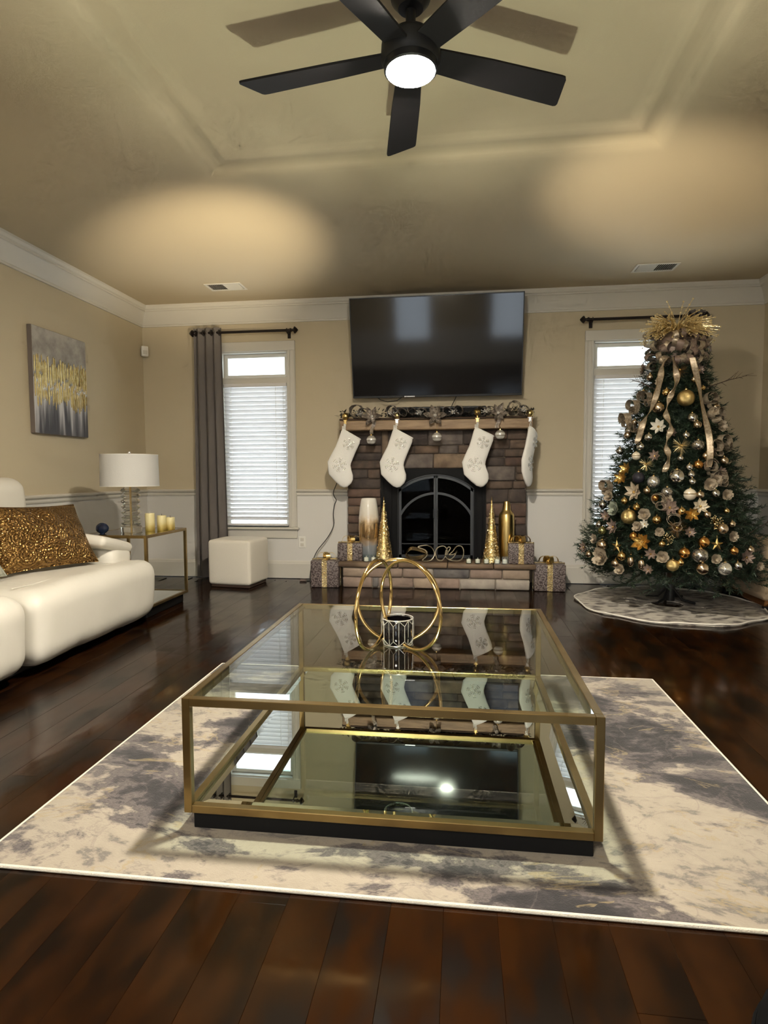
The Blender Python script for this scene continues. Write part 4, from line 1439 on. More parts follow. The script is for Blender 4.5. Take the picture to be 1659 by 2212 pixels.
# sequin pillow
m_pil = M('gold_sequin_fabric', (.30, .17, .045), .24, .9, bump=.0)
nt, b = nodes(m_pil)
tcn = [n for n in nt.nodes if n.bl_idname == 'ShaderNodeTexCoord'][0]
vo_ = nt.nodes.new('ShaderNodeTexVoronoi')
vo_.inputs['Scale'].default_value = 8.5
vo_.inputs['Randomness'].default_value = .35
nt.links.new(tcn.outputs['Object'], vo_.inputs['Vector'])
rg_ = math_(nt, 'SINE', math_(nt, 'MULTIPLY', vo_.outputs['Distance'], 46.0))
rg2 = math_(nt, 'ADD', math_(nt, 'MULTIPLY', rg_, .5), .5)
nt.links.new(ramp(nt, rg2, [(0, (.15, .078, .022)), (.5, (.235, .13, .040)), (1, (.33, .20, .068))]), b.inputs['Base Color'])
sq = nt.nodes.new('ShaderNodeTexVoronoi')
sq.inputs['Scale'].default_value = 95
nt.links.new(tcn.outputs['Object'], sq.inputs['Vector'])
bp = nt.nodes.new('ShaderNodeBump')
bp.inputs['Strength'].default_value = .9
bp.inputs['Distance'].default_value = .006
nt.links.new(math_(nt, 'ADD', sq.outputs['Distance'], math_(nt, 'MULTIPLY', rg2, .35)), bp.inputs['Height'])
nt.links.new(bp.outputs[0], b.inputs['Normal'])


def pillow(label, mat, corners, th, seed, zmin):
    """four corners in room space: bottom a, bottom b, top b, top a"""
    A, B_, C_, D_ = [Vector(q) for q in corners]
    ctr = (A + B_ + C_ + D_) / 4
    nrm = ((B_ - A) + (C_ - D_)).cross((D_ - A) + (C_ - B_)).normalized()
    n = 22
    g = G()
    for sd in (1, -1):
        for i in range(n + 1):
            for j in range(n + 1):
                u, v = i / n, j / n
                # concave edges between pointed corners
                eu, ev = 2 * u - 1, 2 * v - 1
                k = 1 - .055 * (1 - eu * eu) * abs(ev) ** 3
                k2 = 1 - .055 * (1 - ev * ev) * abs(eu) ** 3
                uu, vv = .5 + eu * k2 / 2, .5 + ev * k / 2
                p = (A * (1 - uu) + B_ * uu) * (1 - vv) + (D_ * (1 - uu) + C_ * uu) * vv
                h = th * ((1 - eu * eu) * (1 - ev * ev)) ** .42
                w = .010 * mnoise.noise(Vector((u * 6 + seed, v * 6, sd))) * (1 - abs(eu) ** 6) * (1 - abs(ev) ** 6)
                p = p + nrm * (sd * h + w)
                p.z = max(p.z, zmin)
                g.v.append(p - ctr)
    N = n + 1
    for sd in (0, 1):
        for i in range(n):
            for j in range(n):
                q = [sd * N * N + a for a in (i * N + j, (i + 1) * N + j, (i + 1) * N + j + 1, i * N + j + 1)]
                g.f.append(tuple(q if sd == 0 else q[::-1]))
    rim = [(i, 0) for i in range(n)] + [(n, j) for j in range(n)] + [(i, n) for i in range(n, 0, -1)] + [(0, j) for j in range(n, 0, -1)]
    for a, c in zip(rim, rim[1:] + rim[:1]):
        x0, x1 = a[0] * N + a[1], c[0] * N + c[1]
        g.f.append((x0, N * N + x0, N * N + x1, x1))
    t_ = thing('throw_pillow', label, 'pillow', ctr)
    g.build('cover', mat, t_, recalc=True, smooth=80)
    edge = [Vector(g.v[a[0] * N + a[1]]) for a in rim]
    G().tube(edge, .004, 5, True).build('edge_seam', mat, t_)
    return t_


pillow('gold sequined pillow with circle pattern leaning on the white sofa', m_pil, [(-2.575, 3.02, .488), (-2.345, 3.60, .488), (-2.60, 3.735, .85), (-2.67, 3.10, .868)], .072, 3, .486)
pillow('pale grey-green pillow mostly cut off by the picture edge on the sofa', M('sage_grey_fabric', (.30, .30, .24), .8, bump=.2, bscale=200), [(-2.60, 2.60, .497), (-2.49, 2.98, .497), (-2.66, 2.97, .80), (-2.72, 2.62, .82)], .05, 8, .494)

# ------------------------------------------------------------------ side table and what stands on it
QX0, QX1, QY0, QY1, QZ = -2.76, -2.24, 4.02, 4.66, .612
stb = thing('side_table', 'brass framed side table with glass top and mirrored shelf beside the sofa', 'side table', ((QX0 + QX1) / 2, (QY0 + QY1) / 2, .001))
t = .021
for z0, nm in ((QZ - t, 'top_rail'), (.075, 'bottom_rail')):
    for lo, hi in (((QX0 + t, QY0, z0), (QX1 - t, QY0 + t, z0 + t)), ((QX0 + t, QY1 - t, z0), (QX1 - t, QY1, z0 + t)), ((QX0, QY0 + t, z0), (QX0 + t, QY1 - t, z0 + t)), ((QX1 - t, QY0 + t, z0), (QX1, QY1 - t, z0 + t))):
        part(G().box(lo, hi, .0015), nm, m_brass, stb)
for xx in (QX0, QX1 - t):
    for yy in (QY0, QY1 - t):
        part(G().box((xx, yy, .075), (xx + t, yy + t, QZ), .0015), 'leg', m_brass, stb)
part(G().box((QX0 + t, QY0 + t, QZ - .008), (QX1 - t, QY1 - t, QZ - .001)), 'glass_top', m_glass, stb, smooth=0)
part(G().box((QX0 + t, QY0 + t, .080), (QX1 - t, QY1 - t, .092)), 'mirror_shelf', m_mirror, stb, smooth=0)
part(G().box((QX0 + .03, QY0 + .03, .001), (QX1 - .03, QY1 - .03, .0745), .003), 'plinth', m_plinth, stb)

lp = thing('table_lamp', 'table lamp with white drum shade and stacked clear glass base', 'lamp', (-2.515, 4.30, QZ - .0008))
m_lglass = M('stacked_glass', (.88, .84, .74), .03, 0, Transmission_Weight=.92, IOR=1.35)
prf = [(0, 0), (.075, 0), (.078, .004), (.078, .040), (.070, .046)]
z = .046
for i in range(7):
    prf += [(.052, z + .002), (.066, z + .012), (.072, z + .021), (.066, z + .031), (.052, z + .040)]
    z += .042
prf += [(.040, z + .004), (.030, z + .012), (0, z + .014)]
G().lathe(prf, 28).build('glass_base', m_lglass, lp, smooth=50)
G().cyl((0, 0, .005), (0, 0, .40), .006, 10).build('rod', m_goldsat, lp)
G().cyl((0, 0, z + .014), (0, 0, z + .05), .016, 12).build('socket', m_goldsat, lp)
g = G()
zs0, zs1, r0, r1 = .353, .592, .212, .208
g.lathe([(r0, zs0), (r1, zs1), (r1 - .003, zs1), (r0 - .003, zs0), (r0, zs0)], 48)
g.f = g.f[:-2]
g.build('shade', m_shade, lp, recalc=True)
for zz, r_ in ((zs0, r0 - .001), (zs1, r1 - .001)):
    G().tube([(r_ * cos(2 * pi * i / 48), r_ * sin(2 * pi * i / 48), zz) for i in range(48)], .0025, 6, True).build('shade_rim', m_white, lp)
g = G()
for i in range(3):
    a = 2 * pi * i / 3
    g.tube([(0, 0, zs1 - .012), (r1 * cos(a), r1 * sin(a), zs1 - .002)], .002, 5)
g.build('spider', m_goldsat, lp)
G().cyl((0, 0, z + .04), (0, 0, zs1), .004, 8).sphere((0, 0, zs1 + .014), .012, 12, 8).build('finial', m_sequin, lp)

CL = ('tallest of three gold pillar candles on the side table', 'middle one of three gold pillar candles on the side table', 'shortest of three gold pillar candles on the side table')
m_cand = M('gold_dipped_wax', (.62, .50, .20), .4, .1, Subsurface_Weight=0)
nt, b = nodes(m_cand)
tcn = [n for n in nt.nodes if n.bl_idname == 'ShaderNodeTexCoord'][0]
sp = nt.nodes.new('ShaderNodeSeparateXYZ')
nt.links.new(tcn.outputs['Object'], sp.inputs[0])
hh = math_(nt, 'ADD', math_(nt, 'MULTIPLY', sp.outputs['Z'], 8.0), math_(nt, 'MULTIPLY', nnoise(nt, tcn.outputs['Object'], 40, 3), .35))
nt.links.new(ramp(nt, hh, [(.25, (.58, .42, .10)), (.75, (.66, .58, .30))]), b.inputs['Base Color'])
nt.links.new(ramp(nt, hh, [(.25, (.7, .7, .7)), (.7, (0, 0, 0))]), b.inputs['Metallic'])
for k, (xx, yy, h_) in enumerate(((-2.395, 4.36, .140), (-2.335, 4.43, .118), (-2.290, 4.48, .100))):
    c_ = thing('pillar_candle', CL[k], 'candle', (xx, yy, QZ - .0008), group='gold pillar candles on the side table')
    G().lathe([(0, 0), (.034, 0), (.036, .004), (.036, h_ - .004), (.034, h_), (.026, h_ - .004), (0, h_ - .008)], 22).build('wax', m_cand, c_)
    G().tube([(0, 0, h_ - .009), (.001, 0, h_ + .014)], .0018, 5).build('wick', m_white if k == 0 else m_twig, c_)
ag = thing('agate_bookend', 'rounded dark blue polished agate on the side table corner', 'stone ornament', (-2.655, 4.14, QZ - .0008))
G().sphere((0, 0, .041), .050, 24, 16, (1, .60, .82), lambda v: 1 + .05 * mnoise.noise(v * 2.3)).build('stone', m_agate, ag)
G().cyl((0, 0, 0), (0, 0, .003), .018, 16).build('stand', m_agate, ag)

# ------------------------------------------------------------------ picture on the side wall
pc = thing('wall_picture', 'abstract canvas with gold leaf strokes over grey streaks on the side wall', 'picture', (XL + .020, 4.487, 1.775))
m_edge = M('canvas_edge', (.16, .13, .11), .7)
G().box((-.019, -.325, -.405), (.019, .325, .405), .003).build('canvas', m_edge, pc)
m_art = M('abstract_painting', (.3, .3, .3), .5)
nt, b = nodes(m_art)
tcn = [n for n in nt.nodes if n.bl_idname == 'ShaderNodeTexCoord'][0]
sp = nt.nodes.new('ShaderNodeSeparateXYZ')
nt.links.new(tcn.outputs['Object'], sp.inputs[0])
vv_ = math_(nt, 'ADD', math_(nt, 'DIVIDE', sp.outputs['Z'], .81), .5)


def streak(sy, sz, det=3):
    m_ = nt.nodes.new('ShaderNodeMapping')
    m_.inputs['Scale'].default_value = (1, sy, sz)
    nt.links.new(tcn.outputs['Object'], m_.inputs[0])
    return nnoise(nt, m_.outputs[0], 1.0, det)


s1, s2 = streak(16, 1.2), streak(34, 1.5)
low = ramp(nt, math_(nt, 'ADD', s1, math_(nt, 'MULTIPLY', math_(nt, 'SUBTRACT', vv_, .22), .5)), [(.36, (.055, .055, .065)), (.47, (.17, .165, .175)), (.58, (.48, .47, .48)), (.66, (.62, .61, .60))])
upc = ramp(nt, math_(nt, 'ADD', math_(nt, 'MULTIPLY', nnoise(nt, tcn.outputs['Object'], 9, 5), .6), math_(nt, 'MULTIPLY', vv_, .3)), [(.38, (.17, .15, .13)), (.52, (.30, .275, .24)), (.64, (.42, .39, .34))])
mk = math_(nt, 'GREATER_THAN', math_(nt, 'ADD', vv_, math_(nt, 'MULTIPLY', math_(nt, 'SUBTRACT', s1, .5), .25)), .52)
mxa = nt.nodes.new('ShaderNodeMix')
mxa.data_type = 'RGBA'
nt.links.new(mk, mxa.inputs['Factor'])
nt.links.new(low, mxa.inputs['A'])
nt.links.new(upc, mxa.inputs['B'])
nt.links.new(mxa.outputs['Result'], b.inputs['Base Color'])
G().box((.0185, -.322, -.402), (.0205, .322, .402)).build('painting', m_art, pc, smooth=0)
m_leafg = M('gold_leaf_stroke', (.62, .42, .13), .28, 1.0, col2=(.80, .62, .28), nscale=30, bump=.4, bscale=60)
rr = random.Random(5)
yy = -.315
while yy < .31:
    w = rr.uniform(.008, .017)
    z1 = .155 + rr.uniform(-.03, .05)
    z0 = -.165 + rr.uniform(-.05, .06)
    zm_ = rr.uniform(-.06, .06)
    for (a, c) in ((z0, zm_ - .006), (zm_ + .004, z1)):
        if c - a < .03:
            continue
        g = G()
        poly = [(yy + .004, a), (yy + w * .6, a + .004), (yy + w, a + .03), (yy + w * rr.uniform(.85, 1.05), c - .02), (yy + w * .55, c), (yy + w * .1, c - .015), (yy, a + .03)]
        g.prism(poly, .0203, .0225 + rr.uniform(0, .0015), 0)
        g.build('gold_stroke', m_leafg, pc, recalc=True, smooth=0)
    yy += w + rr.uniform(.003, .011)

# ------------------------------------------------------------------ ottoman cube
om = thing('ottoman', 'white fabric cube ottoman under the window', 'ottoman', (-2.09, 5.425, .0), radians(-8))
G().rbox((-.215, -.195, .030), (.215, .195, .440), .028, 4, 6, (.006, .006, .01)).build('cushion', m_fabw, om, smooth=60)
G().box((-.195, -.175, .001), (.195, .175, .036), .004).build('base', M('dark_walnut', (.05, .03, .02), .5), om)

# ------------------------------------------------------------------ curtains and rods


def curtain(x0, x1, folds, label, seed, xb0, xb1):
    t_ = thing('curtain', label, 'curtain', ((x0 + x1) / 2, 5.735, .004), group='taupe curtain panels')
    n, m_ = 90, 26
    g = G()
    for sd in (0, 1):
        for j in range(m_ + 1):
            v = j / m_
            for i in range(n + 1):
                u = i / n
                a0, a1 = xb0 + (x0 - xb0) * v, xb1 + (x1 - xb1) * v
                ph = u * folds * 2 * pi
                amp = .036 + .012 * (1 - v)
                xx = a0 + (a1 - a0) * u + .010 * sin(2 * ph)
                yy = amp * sin(ph) + .008 * mnoise.noise(Vector((u * 5, v * 3, seed)))
                g.v.append((xx - (x0 + x1) / 2, yy + (.0018 if sd else 0), .004 + v * 2.488))
    N = n + 1
    K = N * (m_ + 1)
    for sd in (0, 1):
        for j in range(m_):
            for i in range(n):
                q = [sd * K + a for a in (j * N + i, j * N + i + 1, (j + 1) * N + i + 1, (j + 1) * N + i)]
                g.f.append(tuple(q if sd == 0 else q[::-1]))
    g.build('panel', m_curtain, t_, smooth=70)
    for k in range(int(folds * 2)):
        u = (k + .5) / (folds * 2)
        xx = x0 + (x1 - x0) * u - (x0 + x1) / 2
        G().tube([(xx + .0, .026 * cos(2 * pi * i / 20), 2.443 + .026 * sin(2 * pi * i / 20)) for i in range(20)], .004, 6, True).build('grommet', m_rod, t_)


curtain(-2.632, -2.345, 3.5, 'taupe floor length curtain panel beside the sofa side window', 1.0, -2.655, -2.315)
curtain(2.02, 2.165, 2.5, 'taupe curtain panel mostly hidden behind the Christmas tree', 2.0, 2.0, 2.17)


def rod(xa, xb, label):
    t_ = thing('curtain_rod', label, 'curtain rod', ((xa + xb) / 2, 5.735, 2.447), group='curtain rods')
    L = (xb - xa) / 2 - .05
    G().tube([(-L, 0, 0), (L, 0, 0)], .0125, 12).build('pole', m_rod, t_)
    for s_ in (-1, 1):
        T_ = Matrix.Translation((s_ * L, 0, 0)) @ Matrix.Rotation(radians(90) * s_, 4, 'Y')
        G().lathe([(.014, -.03), (.019, -.028), (.019, -.015), (.014, -.012), (.012, .004), (.024, .012), (.034, .018), (.034, .024), (.020, .040), (.006, .052), (0, .054)], 14, T=T_).build('finial', m_rod, t_)
        xx = s_ * (L - .06)
        G().tube([(xx, 0, -.014), (xx, .02, -.02), (xx, YB - 5.735, -.02)], .006, 8).box((xx - .016, YB - 5.735 - .006, -.06), (xx + .016, YB - 5.735, .02), .002).tube([(xx, .017 * cos(2 * pi * i / 16), .017 * sin(2 * pi * i / 16)) for i in range(16)], .004, 6, True).build('bracket', m_rod, t_)


rod(-2.672, -1.570, 'dark bronze curtain rod above the window beside the fireplace')
rod(1.085, 2.200, 'dark bronze curtain rod above the window behind the Christmas tree')

# ------------------------------------------------------------------ ceiling fan with lamp
FX, FY, FZ = -.182, 2.24, 2.542
fan = thing('ceiling_fan', 'black five blade ceiling fan with a lit round lamp', 'ceiling fan', (FX, FY, CH + .0445))
zc = FZ - (CH + .0445)
m_fan = M('matte_black_fan', (.009, .009, .010), .5, Specular_IOR_Level=.3)
m_blade = M('fan_blade', (.010, .009, .010), .6, Specular_IOR_Level=.2)
G().lathe([(.075, 0), (.078, -.01), (.070, -.045), (.045, -.075), (.02, -.08)][::-1], 28).build('canopy', m_fan, fan, recalc=True)
G().cyl((0, 0, -.05), (0, 0, zc + .05), .018, 16).build('downrod', m_fan, fan)
G().lathe([(.02, zc + .085), (.075, zc + .075), (.105, zc + .045), (.108, zc - .005), (.098, zc - .022), (.02, zc - .024)][::-1], 36).build('motor_housing', m_fan, fan, recalc=True)
bpoly = [(.095, -.050), (.30, -.062), (.60, -.070), (.615, -.068), (.622, -.060), (.660, .050), (.658, .060), (.648, .064), (.30, .056), (.095, .046)]
for k in range(5):
    a = radians(99 + 72 * k)
    g = G().prism(bpoly, -.004, .004, 2)
    me = g.mesh('blade', 30, True)
    me.materials.append(m_blade)
    bl = link('blade', me, fan, (0, 0, zc + .012))
    bl.rotation_euler = Euler((radians(-11), 0, a), 'XYZ')
G().lathe([(.092, zc - .018), (.096, zc - .022), (.096, zc - .044), (.089, zc - .048), (.086, zc - .030)], 36).build('lamp_ring', m_fan, fan, recalc=True)
m_globe = bpy.data.materials.new('lamp_globe')
m_globe.use_nodes = True
_, b = nodes(m_globe)
b.inputs['Base Color'].default_value = (.9, .88, .82, 1)
b.inputs['Emission Color'].default_value = (*LAMP_COLOR, 1)
b.inputs['Emission Strength'].default_value = LAMP_STRENGTH
G().lathe([(.086, zc - .030), (.083, zc - .044), (.072, zc - .056), (.050, zc - .065), (.025, zc - .069), (0, zc - .070)][::-1], 32).build('lamp_globe', m_globe, fan, recalc=True, label='glowing white lamp globe')

# ------------------------------------------------------------------ beige bench at the right-hand wall
bn = thing('upholstered_bench', 'beige upholstered bench with copper base beside the Christmas tree', 'bench', (2.47, 5.26, 0))
G().rbox((-.20, -.50, .075), (.20, .30, .505), .045, 4, 8, (.006, .006, .012)).build('seat', m_beigeup, bn, smooth=60)
G().box((-.18, -.47, .030), (.18, .27, .080), .004).build('base_frame', M('copper_base', (.55, .26, .10), .25, 1.0), bn)
for sx in (-1, 1):
    for yy in (-.45, .25):
        G().cyl((sx * .16, yy, .0), (sx * .16, yy, .032), .022, 12, .026).build('foot', m_black, bn)

# black rounded pouf cut by the lower right edge of the picture
pf = thing('floor_pouf', 'black rounded pouf peeking in at the lower corner of the picture', 'pouf', (.70, 1.00, .0))
G().lathe([(0, 0), (.15, 0), (.178, .012), (.192, .05), (.185, .09), (.16, .115), (.08, .126), (0, .128)], 32).build('cushion', M('black_fabric', (.0016, .0016, .0018), .9, Specular_IOR_Level=.1), pf, smooth=60)
G().tube([(.193 * cos(2 * pi * i / 40), .193 * sin(2 * pi * i / 40), .055) for i in range(40)], .004, 6, True).build('welt', M('black_welt', (.0018, .0018, .002), .9, Specular_IOR_Level=.1), pf)

# ------------------------------------------------------------------ Christmas tree
TXC, TYC = 1.68, 5.0
TPROF = [(.1, .66), (.2, .70), (.385, .76), (.57, .70), (.757, .63), (.94, .57), (1.125, .50), (1.31, .43), (1.49, .36), (1.67, .30), (1.85, .25), (2.05, .22), (2.3, .1)]


def trad(z):
    for (z0, r0_), (z1, r1_) in zip(TPROF[:-1], TPROF[1:]):
        if z0 <= z <= z1:
            return r0_ + (r1_ - r0_) * (z - z0) / (z1 - z0)
    return TPROF[0][1] if z < .1 else .08


tree = thing('christmas_tree', 'decorated green christmas tree with a gold topper in the room corner', 'christmas tree', (TXC, TYC, .003))
rt_ = random.Random(11)
G().cyl((0, 0, .02), (0, 0, 2.05), .026, 12, .012).build('trunk', m_twig, tree)
gn, gt = G(), G()
nb = 0
zz = .25
while zz < 2.0:
    R = trad(zz)
    cnt = max(12, int(46 * R / .75))
    for i in range(cnt):
        a = 2 * pi * (i + rt_.random()) / cnt
        L = R * rt_.uniform(.74, .96)
        if sin(a) > 0:
            L = min(L, .74)
        if cos(a) > 0 and sin(a) > -.55 and zz < .72:
            L = min(L, .56 / max(.3, cos(a)))
        d = Vector((cos(a), sin(a), 0))
        s_ = Vector((-sin(a), cos(a), 0))
        z_in = zz + .10 + rt_.uniform(-.03, .03)
        p0 = d * .02 + Vector((0, 0, z_in))
        p1 = d * (L * .55) + Vector((0, 0, zz + .04))
        p2 = d * L + Vector((0, 0, zz + rt_.uniform(-.05, .03)))
        gt.tube([p0, p1, p2], [.006, .004, .0015], 4)
        tw = [(p1, p2)]
        for k in range(7):
            t_ = .28 + .115 * k
            b0 = p0.lerp(p1, t_ * 2) if t_ < .5 else p1.lerp(p2, t_ * 2 - 1)
            sg = 1 if k % 2 else -1
            e = b0 + (d * .75 + s_ * sg * .75 + Vector((0, 0, rt_.uniform(-.5, .6)))).normalized() * (.13 * (.6 + R * .5)) * rt_.uniform(.7, 1.1)
            rr_ = sqrt(e.x ** 2 + e.y ** 2)
            if rr_ > R * .99:
                e.x *= R * 1.0 / rr_
                e.y *= R * 1.0 / rr_
            if e.x > .55 and e.y > -.30 and e.z < .62:
                e.x = .55
            if e.y > .775:
                e.y = .775
            tw.append((b0, e))
        for (a0, a1) in tw:
            ax_ = a1 - a0
            ln = ax_.length
            if ln < .02:
                continue
            ax_.normalize()
            u = ax_.orthogonal().normalized()
            w = ax_.cross(u)
            nn = int(ln / .0050)
            for q in range(nn):
                ph = rt_.uniform(0, 2 * pi)
                o_ = u * cos(ph) + w * sin(ph)
                st_ = a0 + ax_ * (ln * (q + rt_.random()) / nn)
                dr_ = (ax_ * .75 + o_ * .8).normalized()
                nl = rt_.uniform(.026, .044)
                wd = dr_.cross(o_).normalized() * .0030
                if wd.length < 1e-6:
                    continue
                tp_ = st_ + dr_ * nl
                gn.add([st_ - wd, st_ + wd, tp_], [(0, 1, 2)])
    zz += .062 + .012 * (1 - R)
no = gn.build('needles', m_needle, tree, smooth=0)
no['kind'] = 'stuff'
to_ = gt.build('branches', m_twig, tree, smooth=0)
to_['kind'] = 'stuff'
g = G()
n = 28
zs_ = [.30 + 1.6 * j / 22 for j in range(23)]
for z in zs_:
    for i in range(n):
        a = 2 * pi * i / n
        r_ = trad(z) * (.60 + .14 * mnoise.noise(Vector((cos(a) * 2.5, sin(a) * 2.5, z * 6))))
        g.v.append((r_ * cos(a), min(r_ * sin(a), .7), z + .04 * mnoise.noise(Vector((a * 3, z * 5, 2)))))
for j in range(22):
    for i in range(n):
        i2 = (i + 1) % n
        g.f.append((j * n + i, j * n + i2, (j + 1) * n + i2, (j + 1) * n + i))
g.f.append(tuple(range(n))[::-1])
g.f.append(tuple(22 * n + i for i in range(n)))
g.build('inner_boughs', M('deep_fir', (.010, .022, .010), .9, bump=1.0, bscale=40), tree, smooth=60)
for k in range(4):
    a = radians(45 + 90 * k)
    G().tube([(.02 * cos(a), .02 * sin(a), .13), (.10 * cos(a), .10 * sin(a), .04), (.20 * cos(a), .20 * sin(a), .026)], .010, 8).build('stand_leg', m_black, tree)
G().cyl((0, 0, .02), (0, 0, .16), .036, 14).build('stand_collar', m_black, tree)

# skirt
sk = thing('tree_skirt', 'white plush tree skirt with grey streaks lying on the floor under the tree', 'tree skirt', (1.635, 4.93, .001))
m_skirt = M('streaked_plush', (.52, .48, .415), .9, col2=(.17, .15, .135), nscale=9, ndetail=6, lo=.47, hi=.60, stretch=(1.0, 2.0, 1), bump=.6, bscale=60)
g = G()
na, nr = 96, 14
slit = radians(78)


def skz(r_, a):
    return .006 + .018 * max(0, mnoise.noise(Vector((r_ * cos(a) * 4, r_ * sin(a) * 4, .3)))) + .010 * max(0, mnoise.noise(Vector((r_ * cos(a) * 9, r_ * sin(a) * 9, 2.3))))


for sd in (0, 1):
    for i in range(na + 1):
        a = slit + .10 + (2 * pi - .20) * i / na
        Ro = .685 * (1 + .022 * sin(a * 9 + 1) + .02 * mnoise.noise(Vector((cos(a) * 3, sin(a) * 3, 5))))
        for j in range(nr + 1):
            r_ = .12 + (Ro - .12) * j / nr
            z = skz(r_, a) + (.035 * max(0, 1 - abs(i - na) / 9.0) * (j / nr < .5)) if sd == 0 else .0005
            g.v.append((r_ * cos(a), min(r_ * sin(a), .86), z))
N = nr + 1
K = N * (na + 1)
for sd in (0, 1):
    for i in range(na):
        for j in range(nr):
            q = [sd * K + c for c in (i * N + j, i * N + j + 1, (i + 1) * N + j + 1, (i + 1) * N + j)]
            g.f.append(tuple(q if sd == 0 else q[::-1]))
for i in range(na):
    for j in (0, nr):
        q = (i * N + j, K + i * N + j, K + (i + 1) * N + j, (i + 1) * N + j)
        g.f.append(q if j == nr else q[::-1])
for i in (0, na):
    for j in range(nr):
        q = (i * N + j, i * N + j + 1, K + i * N + j + 1, K + i * N + j)
        g.f.append(q)
g.build('skirt_panel', m_skirt, sk, recalc=True, smooth=70)
edge = [Vector(g.v[i * N + nr]) + Vector((0, 0, .003)) for i in range(na + 1)]
G().tube(edge, .006, 7).build('edge_trim', M('white_cord', (.72, .68, .60), .9), sk)

# --- ornaments: one of each kind, then placed copies
m_clear = M('clear_glass_ball', (.80, .80, .74), .06, .85)
PROTO = {}


def proto_add(kind, name, g, mat, **kw):
    me = g.mesh(name, kw.get('smooth', 50), kw.get('recalc', False))
    me.materials.append(mat)
    PROTO.setdefault(kind, []).append((name, me, kw.get('sub', False)))


def hookparts(kind, zt=.95, thread=.55):
    proto_add(kind, 'cap', G().lathe([(.22, zt), (.22, zt + .16), (.12, zt + .22), (0, zt + .22)], 12), m_gold)
    proto_add(kind, 'hanger', G().tube([(0, 0, zt + .2), (0, .05, zt + .4), (0, .35, zt + thread)], .03, 5), m_gold)


def ballkind(kind, mat, fn=None, sc_=(1, 1, 1), band=None):
    proto_add(kind, 'ball', G().sphere((0, 0, 0), 1, 22, 14, sc_, fn), mat)
    if band:
        proto_add(kind, 'band', G().tube([(1.0 * cos(2 * pi * i / 28), 1.0 * sin(2 * pi * i / 28), .12) for i in range(28)], .07, 6, True), band)
    hookparts(kind, .93 * sc_[2])


ballkind('gold_ball', m_gold)
ballkind('silver_ball', m_silver)
ballkind('champagne_ball', m_champ)
ballkind('copper_ball', m_copper)
ballkind('cream_ball', m_cream, band=m_gold)
ballkind('dark_ball', m_darkball)
ballkind('green_ball', m_greenball)
ballkind('clear_ball', m_clear, lambda v: 1 + .03 * cos(6 * math.atan2(v.y, v.x)))
ballkind('gold_glitter', m_goldglit)
ballkind('silver_lace', m_silverlace, None, (1, 1, .92))
ballkind('silver_ribbed', m_silver, lambda v: 1 + .05 * cos(14 * math.atan2(v.y, v.x)))
ballkind('gold_drop', m_champ, lambda v: 1 - .35 * max(0, v.z) ** 2, (.72, .72, 1.35))
for kd, mt, cm in (('white_poinsettia', m_petalw, m_gold), ('gold_poinsettia', m_petalg, m_gold), ('beige_poinsettia', m_beige, m_gold), ('cream_poinsettia', m_petalc, m_gold), ('brown_poinsettia', m_brown, m_gold)):
    ra, rb = petal_flower('petals', mt, cm, 1.0, None, (0, .1, 0), (0, -1, .1), 7, 6, .30, 0, hash(len(kd)) % 17)
    PROTO[kd] = [('petals', ra.data, False), ('centre', rb.data, False)]
    bpy.data.objects.remove(ra)
    bpy.data.objects.remove(rb)
for kd, mt in (('beige_flower', m_beige), ('green_flower', m_sage)):
    ra, rb = petal_flower('petals', mt, m_gold, 1.0, None, (0, .1, 0), (0, -1, .1), 7, 6, .45, 0, 5, .40, True)
    rc, rd = petal_flower('petals', mt, m_gold, .5, None, (0, -.12, 0), (0, -1, .1), 5, 4, .9, 0, 6, .45, True)
    PROTO[kd] = [('petals', ra.data, False), ('inner_petals', rc.data, False), ('centre', rd.data, False)]
    for q in (ra, rb, rc, rd):
        bpy.data.objects.remove(q)
for kd, mt, cm in (('gold_starburst', m_goldglit2, m_gold), ('brown_starburst', M('bronze_tinsel', (.30, .19, .09), .35, .9), m_gold)):
    g = G()
    rr = random.Random(6)
    for i in range(80):
        v = Vector((rr.gauss(0, 1), rr.gauss(0, 1), rr.gauss(0, 1))).normalized()
        g.tube([v * .1, v * rr.uniform(.8, 1.1)], [.022, .010], 3)
    proto_add(kd, 'rays', g, mt)
    proto_add(kd, 'bead', G().sphere((0, -.1, 0), .2, 10, 8), cm)
g = G()
pts = [((1.0 if i % 2 == 0 else .40) * sin(pi * i / 5), (1.0 if i % 2 == 0 else .40) * cos(pi * i / 5)) for i in range(10)]
vs_ = [(x_, 0.0, z_) for x_, z_ in pts] + [(0, -.22, 0), (0, .22, 0)]
g.add(vs_, [f for i in range(10) for f in ((i, (i + 1) % 10, 10), ((i + 1) % 10, i, 11))])
proto_add('gold_star', 'star', g, m_goldsat, smooth=0, recalc=True)
proto_add('gold_star', 'hanger', G().tube([(0, 0, .95), (0, .1, 1.4)], .03, 5), m_gold)
g = G()
gb = G()
rr = random.Random(9)
for i in range(26):
    v = Vector((rr.gauss(0, 1), -abs(rr.gauss(0, .7)), rr.gauss(.2, 1))).normalized() * rr.uniform(.6, 1.1)
    g.tube([Vector((0, .1, -.2)), v * .5 + Vector((0, 0, -.05)), v], .02, 4)
    gb.sphere(v, .085, 7, 5)
proto_add('gold_sprig', 'twigs', g, m_gold)
proto_add('gold_sprig', 'beads', gb, m_goldglit2)

